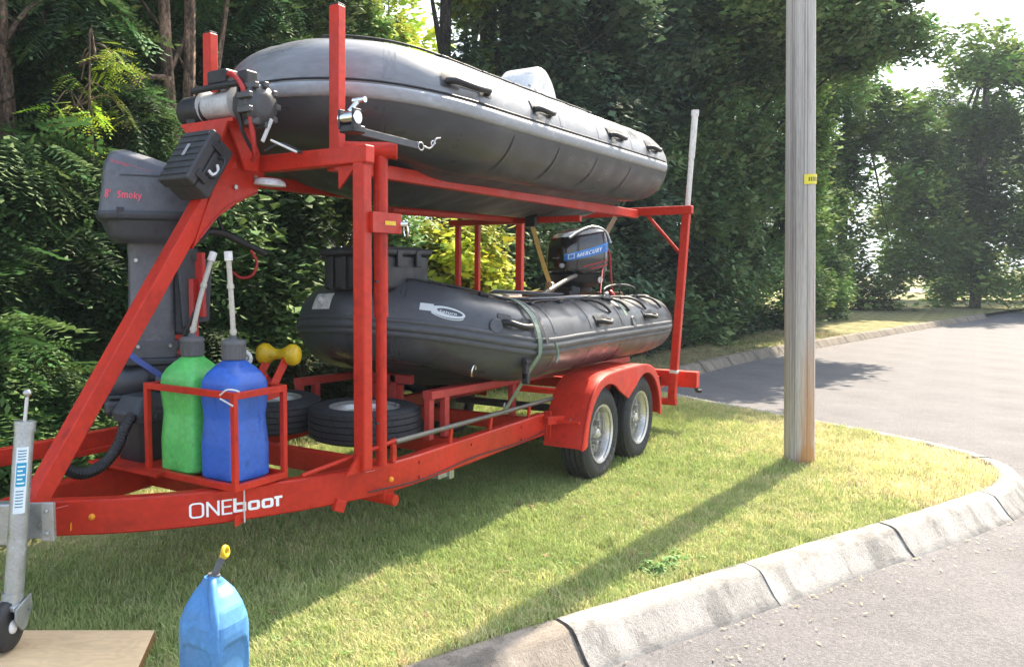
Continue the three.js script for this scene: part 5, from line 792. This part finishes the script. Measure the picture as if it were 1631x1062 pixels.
// spare wheels lying on the deck
for (const [x, y, z, label] of [[3.86, 0.605, -2.99, 'spare wheel lying flat behind the gantry posts, nearer of the two'], [3.66, 0.63, -3.60, 'spare wheel lying flat beside the fuel jugs, further of the two']]) {
  const t = thing('spare_wheel', label, 'spare wheel', [x, y - 0.1, z], 'spare wheels on the lower deck');
  part('tyre', tyreGeo([x, y, z], [0, 1, 0]), tyreMat, t, { uv: 'keep' }); part('rim', rimGeos([x, y, z], [0, 1, 0]), mat.alloy, t);
}
// lower boat: outboard, storage box, straps
const om2 = thing('outboard_motor', 'black outboard motor with blue stripe at the stern of the lower boat', 'outboard motor', [7.25, 1.0, -3.1]);
{
  const cx = 7.26, cz = -3.10, A = -0.05, mod = (y, th, x) => [1, 0.10 * (x / 0.25) * 0.4 * sm(1.5, 1.85, y)];
  const cowl = loft([[1.47, cx, cz, 0.235, 0.165, 3.6], [1.50, cx, cz, 0.262, 0.182, 4], [1.62, cx, cz, 0.272, 0.19, 4], [1.76, cx, cz, 0.268, 0.185, 4], [1.84, cx + 0.005, cz, 0.25, 0.165, 3.6], [1.885, cx + 0.02, cz, 0.20, 0.13, 3], [1.905, cx + 0.03, cz, 0.11, 0.07, 2.6]], 64, mod);
  const c = part('cowling', cowl.geos, mat.blackGloss, om2);
  const thX = (x) => Math.acos(Math.sign(x) * Math.pow(Math.abs(x), 2)); const vAt = (y) => { let b = 0; for (let v = 0; v < 1; v += 0.002) { const q = v * 6, i = Math.floor(q); const ys = [1.47, 1.50, 1.62, 1.76, 1.84, 1.885, 1.905]; if (lerp(ys[i], ys[Math.min(6, i + 1)], q - i) < y) b = v; } return b; };
  const stripe = (y0, y1, h, x0, x1) => grid(40, 5, (u, v) => { const x = lerp(x0, x1, u); return cowl.S(vAt(lerp(y0, y1, u) + v * h), thX(x), 0.003); }, (u, v) => [u, v]);
  const tex = canvasTex(512, 96, (x, w, h) => { x.fillStyle = '#2472c4'; x.fillRect(0, 0, w, h); x.fillStyle = '#3c8bdc'; x.fillRect(0, 0, w, 26); x.strokeStyle = '#dfe9f2'; x.lineWidth = 7; x.strokeRect(26, 18, 50, 56); x.fillStyle = '#eef3f8'; x.font = 'italic bold 62px sans-serif'; x.fillText('MERCURY', 96, 72); });
  part('blue_stripe', stripe(1.60, 1.675, 0.075, -0.93, 0.95), new THREE.MeshStandardMaterial({ map: tex, roughness: 0.3, side: THREE.DoubleSide }), c, { uv: 'keep' });
  part('red_stripe', stripe(1.535, 1.60, 0.012, -0.3, 0.95), mat.cableRed, c, { uv: 'keep' }); part('red_stripe', stripe(1.515, 1.56, 0.012, 0.0, 0.95), mat.cableRed, c, { uv: 'keep' });
  part('grey_top_tube', [tube([[cx - 0.22, 1.80, cz + 0.16], [cx - 0.1, 1.86, cz + 0.14], [cx + 0.08, 1.91, cz + 0.12], [cx + 0.22, 1.87, cz + 0.13], [cx + 0.27, 1.76, cz + 0.15]], 0.012, 8, 30)], mat.galv, c);  // thin grey tube along the near top edge of the cowling
  const pan = loft([[1.35, cx, cz, 0.16, 0.12, 4], [1.40, cx, cz, 0.22, 0.16, 4], [1.455, cx, cz, 0.25, 0.175, 4], [1.47, cx, cz, 0.255, 0.18, 4]], 48); part('lower_cowl', pan.geos, mat.blackPlastic, om2);
  part('leg', [loft([[0.72, cx + 0.12, cz, 0.10, 0.05, 3], [1.1, cx + 0.06, cz, 0.10, 0.07, 3], [1.36, cx + 0.02, cz, 0.12, 0.09, 3]], 30).geos].flat(), mat.blackPlastic, om2);
  part('clamp_bracket', [box(7.16, 1.25, cz, 0.10, 0.26, 0.24, 0.02), rod([7.1, 1.30, -3.22], [7.1, 1.30, -2.98], 0.02)], mat.engineDark, om2);
  part('tiller_handle', [tube([[7.05, 1.46, -3.02], [6.8, 1.42, -3.0], [6.5, 1.36, -2.98], [6.2, 1.30, -2.96]], 0.020, 10, 24).translate(-7.25, 0, 3.1).rotateY(0.5).translate(7.25, 0, -3.1)], mat.rod, om2);
  om2.rotation.y = -0.5;
  part('pull_grip', [rod([7.0, 1.62, -3.02], [7.0, 1.62, -3.12], 0.012), rod([7.0, 1.55, -3.0], [6.98, 1.55, -2.96], 0.022, 14)], mat.strakePale, om2);
  part('warning_disc', [rod([7.38, 1.42, -2.915], [7.38, 1.42, -2.905], 0.028, 20)], mat.white, om2);
}
{ const t = thing('emergency_stop', 'red knob on the tube edge beside the black outboard motor', 'knob', [6.55, 1.29, -2.55]); part('knob_cap', [lathe([[0, 0.04], [0.028, 0.038], [0.036, 0.026], [0.034, 0.012], [0.02, 0.008], [0.018, 0]], [6.6, 1.30, -2.52], [0.2, 0.6, 0.8], 20)], mat.cableRed, t); part('knob_base', [lathe([[0, 0.01], [0.04, 0.008], [0.042, -0.02]], [6.6, 1.295, -2.525], [0.2, 0.6, 0.8], 20)], mat.strakePale, t); }
const tote = thing('storage_box', 'black lidded storage box on the bow of the lower boat behind the posts', 'storage box', [4.12, 1.40, -3.09]);
{
  part('box_body', [box(4.12, 1.49, -3.09, 0.50, 0.22, 0.46, 0.03), ...[-0.15, -0.05, 0.05, 0.15].map((z) => box(3.857, 1.49, -3.09 + z, 0.014, 0.2, 0.03, 0.004))], mat.blackPlastic, tote);
  part('box_lid', [box(4.12, 1.615, -3.09, 0.54, 0.045, 0.49, 0.018), box(4.12, 1.639, -3.09, 0.44, 0.016, 0.38, 0.008)], mat.blackPlastic, tote);
  part('latch', [box(4.22, 1.575, -2.848, 0.05, 0.10, 0.02, 0.005)], mat.blackPlastic, tote); part('latch', [box(4.02, 1.575, -2.848, 0.05, 0.10, 0.02, 0.005)], mat.blackPlastic, tote);
}
{
  const mk = (u, off, th1) => { const r = []; for (let k = 0; k <= 18; k++) r.push(lo.on(u + off * 0.0008 * k, lerp(2.0, th1, k / 18), 0.022)); return r; };
  const a = mk(0.392, -1, -0.25); a.push(V(4.555, 0.80, -2.30), V(4.55, 0.64, -2.40));
  strap('ratchet_strap', 'pale green ratchet strap wrapped over the lower boat and down to its rail', a.map((p) => p.toArray()), 0.042, mat.strapGreen, [1, 0, 0.1], [['ratchet', [box(4.565, 0.90, -2.275, 0.05, 0.13, 0.03, 0.006), rod([4.53, 0.94, -2.262], [4.60, 0.94, -2.262], 0.012), box(4.56, 0.84, -2.27, 0.04, 0.07, 0.04, 0.006)], mat.rope], ['hook', [torus([4.55, 0.655, -2.41], 0.018, 0.005, [0.2, 0.1, 1])], mat.steel]]);
  const b = mk(0.384, -1, 0.0); strap('dark_strap', 'dark webbing strap beside the pale green ratchet strap', b.map((p) => p.toArray()), 0.036, mat.strapGrey, [1, 0, 0.1], [['green_tail', [tube([[4.80, 1.05, -2.19], [4.83, 0.98, -2.18], [4.80, 0.92, -2.18]], 0.010, 6, 12)], mat.strapGreen]]);
  const c = []; const u = 0.18; for (let k = 0; k <= 14; k++) c.push(lo.on(u, lerp(2.1, 0.45, k / 14), 0.02).toArray()); strap('green_strap', 'short pale green strap crossing the tube below the black outboard', c, 0.04, mat.strapGreen, [1, 0, 0.1]);
  strap('tangled_strap', 'loose pale strap lying along the top of the lower boat', [[4.75, 1.37, -2.62], [4.95, 1.36, -2.66], [5.2, 1.35, -2.60], [5.5, 1.33, -2.64], [5.8, 1.32, -2.6]], 0.045, mat.strakePale, [0, 0.5, 1]);
}
strap('yellow_strap', 'yellow tie-down strap hanging from the upper rack to the black outboard', [[6.2, 1.90, -3.05], [6.35, 1.70, -3.06], [6.50, 1.50, -3.06], [6.56, 1.40, -3.05]], 0.036, mat.strapYellow, [0.5, 0.2, 0.85], [['ratchet', [box(6.19, 1.915, -3.05, 0.05, 0.10, 0.09, 0.01), rod([6.17, 1.96, -3.12], [6.17, 1.96, -2.98], 0.02), torus([6.2, 1.97, -3.05], 0.035, 0.007, [1, 0, 0.3])], mat.rope], ['strap_bundle', [box(6.57, 1.36, -3.05, 0.07, 0.10, 0.08, 0.03)], mat.strapOrange], ['hook', [torus([6.5, 1.37, -3.0], 0.03, 0.008, [0.5, 0, 1])], mat.chrome]]);
strap('orange_strap', 'tan tie-down strap running from the rear crossbar to the black outboard', [[7.66, 2.02, -2.88], [7.56, 1.88, -2.92], [7.48, 1.78, -2.94]], 0.045, mat.strapOrange, [0.5, 0.2, 0.85], [['red_cord', [tube([[7.48, 1.78, -2.94], [7.53, 1.68, -2.89], [7.53, 1.5, -2.87], [7.55, 1.30, -2.86]], 0.010, 6, 20), tube([[7.5, 1.70, -2.90], [7.30, 1.52, -2.86], [7.05, 1.30, -2.78]], 0.007, 6, 20)], mat.cableRed]]);
{ // snap hooks and winder on the front beam
  const t = thing('strap_winder', 'silver strap winder on the front beam with grey strap and hook', 'strap winder', [3.04, 2.1, -2.42]);
  part('winder_frame', [box(3.04, 2.155, -2.42, 0.09, 0.035, 0.09, 0.008), box(3.02, 2.20, -2.46, 0.06, 0.09, 0.012, 0.003), box(3.02, 2.20, -2.38, 0.06, 0.09, 0.012, 0.003)], mat.blackPlastic, t);
  part('winder_spool', [rod([3.02, 2.205, -2.47], [3.02, 2.205, -2.37], 0.030, 18), rod([3.05, 2.24, -2.45], [3.10, 2.30, -2.43], 0.012), rod([3.10, 2.30, -2.46], [3.10, 2.30, -2.39], 0.014)], mat.chrome, t);
  part('webbing', [bar([3.08, 2.150, -2.40], [3.42, 2.120, -2.31], 0.010, 0.034, 0.002)], mat.strapGrey, t);
  part('snap_hook', [torus([3.44, 2.118, -2.305], 0.019, 0.0042, [-0.2, 0.1, 1]), tube([[3.457, 2.12, -2.30], [3.50, 2.115, -2.295], [3.53, 2.135, -2.29], [3.545, 2.165, -2.285], [3.58, 2.175, -2.28]], 0.0052, 8, 20), torus([3.53, 2.14, -2.29], 0.015, 0.0042, [-0.2, 0.1, 1], 16, 4)], mat.steel, t);
}
// white hood standing in the upper boat
{
  const t = thing('white_hood', 'white rounded plastic hood sticking up from the upper boat', 'hood', [6.2, 2.5, -3.1]);
  const s = new THREE.Shape(); s.moveTo(5.98, 2.45); s.lineTo(5.98, 2.93); s.quadraticCurveTo(6.04, 3.03, 6.13, 3.09); s.quadraticCurveTo(6.19, 3.115, 6.26, 3.085); s.quadraticCurveTo(6.42, 3.00, 6.46, 2.82); s.lineTo(6.48, 2.45); s.closePath();
  const g = new THREE.ExtrudeGeometry(s, { depth: 0.22, bevelEnabled: true, bevelSize: 0.045, bevelThickness: 0.06, bevelSegments: 5, curveSegments: 16 }); g.translate(0, 0, -3.23); g.scale(1, 1, 1);
  part('hood_shell', [g], mat.whitePlastic, t);
  part('hood_seam', [tube([[5.95, 2.96, -2.965], [6.06, 2.92, -2.948], [6.16, 2.82, -2.948]], 0.005, 6, 16)], mat.capGrey, t);
  part('hood_vent', [plate([[6.25, 2.80], [6.43, 2.80], [6.40, 2.91], [6.31, 2.89]], 0.006, 0.001, [1, 0, 0], [0, 1, 0], [0, 0, -2.953])], mat.blackPlastic, t);
}
// ---------------------------------------------------------------- on the grass: board and blue can
{
  const plyTex = dataTex(512, 512, (i, j) => { const g = at(N1, i, Math.floor(j * 1.0) * 5), n = at(N2, i >> 2, j * 3), l = at(N1, i, j); const ring = 0.5 + 0.5 * Math.sin((at(N1, i >> 1, j) * 26 + j * 0.02) * 2.0); let v = 0.58 + 0.06 * (ring - 0.5) + 0.12 * (n - 0.5) + 0.12 * (l - 0.5) + 0.05 * (g - 0.5); return [s2(v * 1.08), s2(v * 0.78), s2(v * 0.44)]; });
  const pm = new THREE.MeshStandardMaterial({ map: rep(plyTex, 0.55), roughness: 0.75 }), em = new THREE.MeshStandardMaterial({ color: lin(0.36, 0.22, 0.11), map: rep(plyTex, 0.2), roughness: 0.85 });
  const C = V(2.064, 0.055, -2.676), u = V(-0.566, 0, -0.824), v = V(-0.75, 0, 0.66), L = 0.75, W = 0.62, q = (a, b, y) => C.clone().addScaledVector(u, a).addScaledVector(v, b).setY(y);
  const t = thing('plywood_board', 'square plywood board under the trailer jack wheel', 'board', [1.65, 0, -2.85]);
  part('board_face', grid(2, 2, (a, b) => q(a * L, b * W, 0.055), (a, b) => [a * L, b * W]), pm, t, { uv: 'keep' });
  const e = []; for (const [a, b] of [[[0, 0], [L, 0]], [[L, 0], [L, W]], [[L, W], [0, W]], [[0, W], [0, 0]]]) e.push(grid(1, 1, (s, h) => q(lerp(a[0], b[0], s), lerp(a[1], b[1], s), lerp(0.0, 0.055, h)), (s, h) => [s, h * 0.1]));
  part('board_edge', e, em, t, { uv: 'keep' });
}
{
  const x = 1.945, z = -2.19, rot = 0.08;
  const t = thing('gas_can', 'faded light blue plastic gas can standing on the grass near the kerb', 'gas can', [x, 0, z]);
  const turn = (g) => { g.translate(-x, 0, -z); g.rotateY(rot); g.translate(x, 0, z); return g; };
  const pan = (th) => { const q = Math.PI / 2, a = (((th + q / 2) % q) + q) % q - q / 2; return 1 - sm(0.50, 0.58, Math.abs(a)); };
  const arch = (th) => { const q = Math.PI / 2, a = (((th + q / 2) % q) + q) % q - q / 2; return 0.20 - 0.07 * Math.pow(Math.abs(a) / 0.55, 3); };
  const b = loft([[0.0, x, z, 0.088, 0.088, 5], [0.012, x, z, 0.097, 0.097, 5], [0.15, x, z, 0.099, 0.099, 5], [0.235, x, z, 0.100, 0.100, 4.6], [0.27, x + 0.002, z - 0.002, 0.099, 0.099, 4], [0.315, x + 0.010, z - 0.008, 0.090, 0.086, 3.2], [0.355, x + 0.022, z - 0.018, 0.070, 0.064, 2.8], [0.385, x + 0.026, z - 0.026, 0.044, 0.038, 2.8], [0.412, x + 0.014, z - 0.02, 0.026, 0.024, 2.6]], 160, (y, th) => [1 - 0.10 * pan(th) * (1 - sm(-0.006, 0.006, y - arch(th))) * sm(0.012, 0.03, y)], 16, 2.2);
  part('can_body', b.geos.map(turn), mat.blueLight, t);
  part('can_handle', [turn(tube([[x + 0.012, 0.402, z - 0.018], [x - 0.012, 0.398, z + 0.008], [x - 0.040, 0.362, z + 0.036], [x - 0.064, 0.308, z + 0.064], [x - 0.075, 0.25, z + 0.076], [x - 0.078, 0.19, z + 0.079]], 0.016, 12, 40))], mat.blueLight, t);
  part('can_spout', [tube([[x + 0.02, 0.405, z - 0.02], [x + 0.03, 0.44, z - 0.01], [x + 0.045, 0.475, z]], 0.013, 10, 14), rod([x + 0.018, 0.39, z - 0.02], [x + 0.022, 0.418, z - 0.018], 0.022, 16)], mat.capGrey, t);
  part('yellow_cap', [torus([x + 0.055, 0.495, z + 0.005], 0.017, 0.008, [0.3, 0.2, 1], 20), rod([x + 0.045, 0.474, z], [x + 0.05, 0.485, z + 0.002], 0.014)], mat.yellow, t);
}
renderer.render(scene, camera);
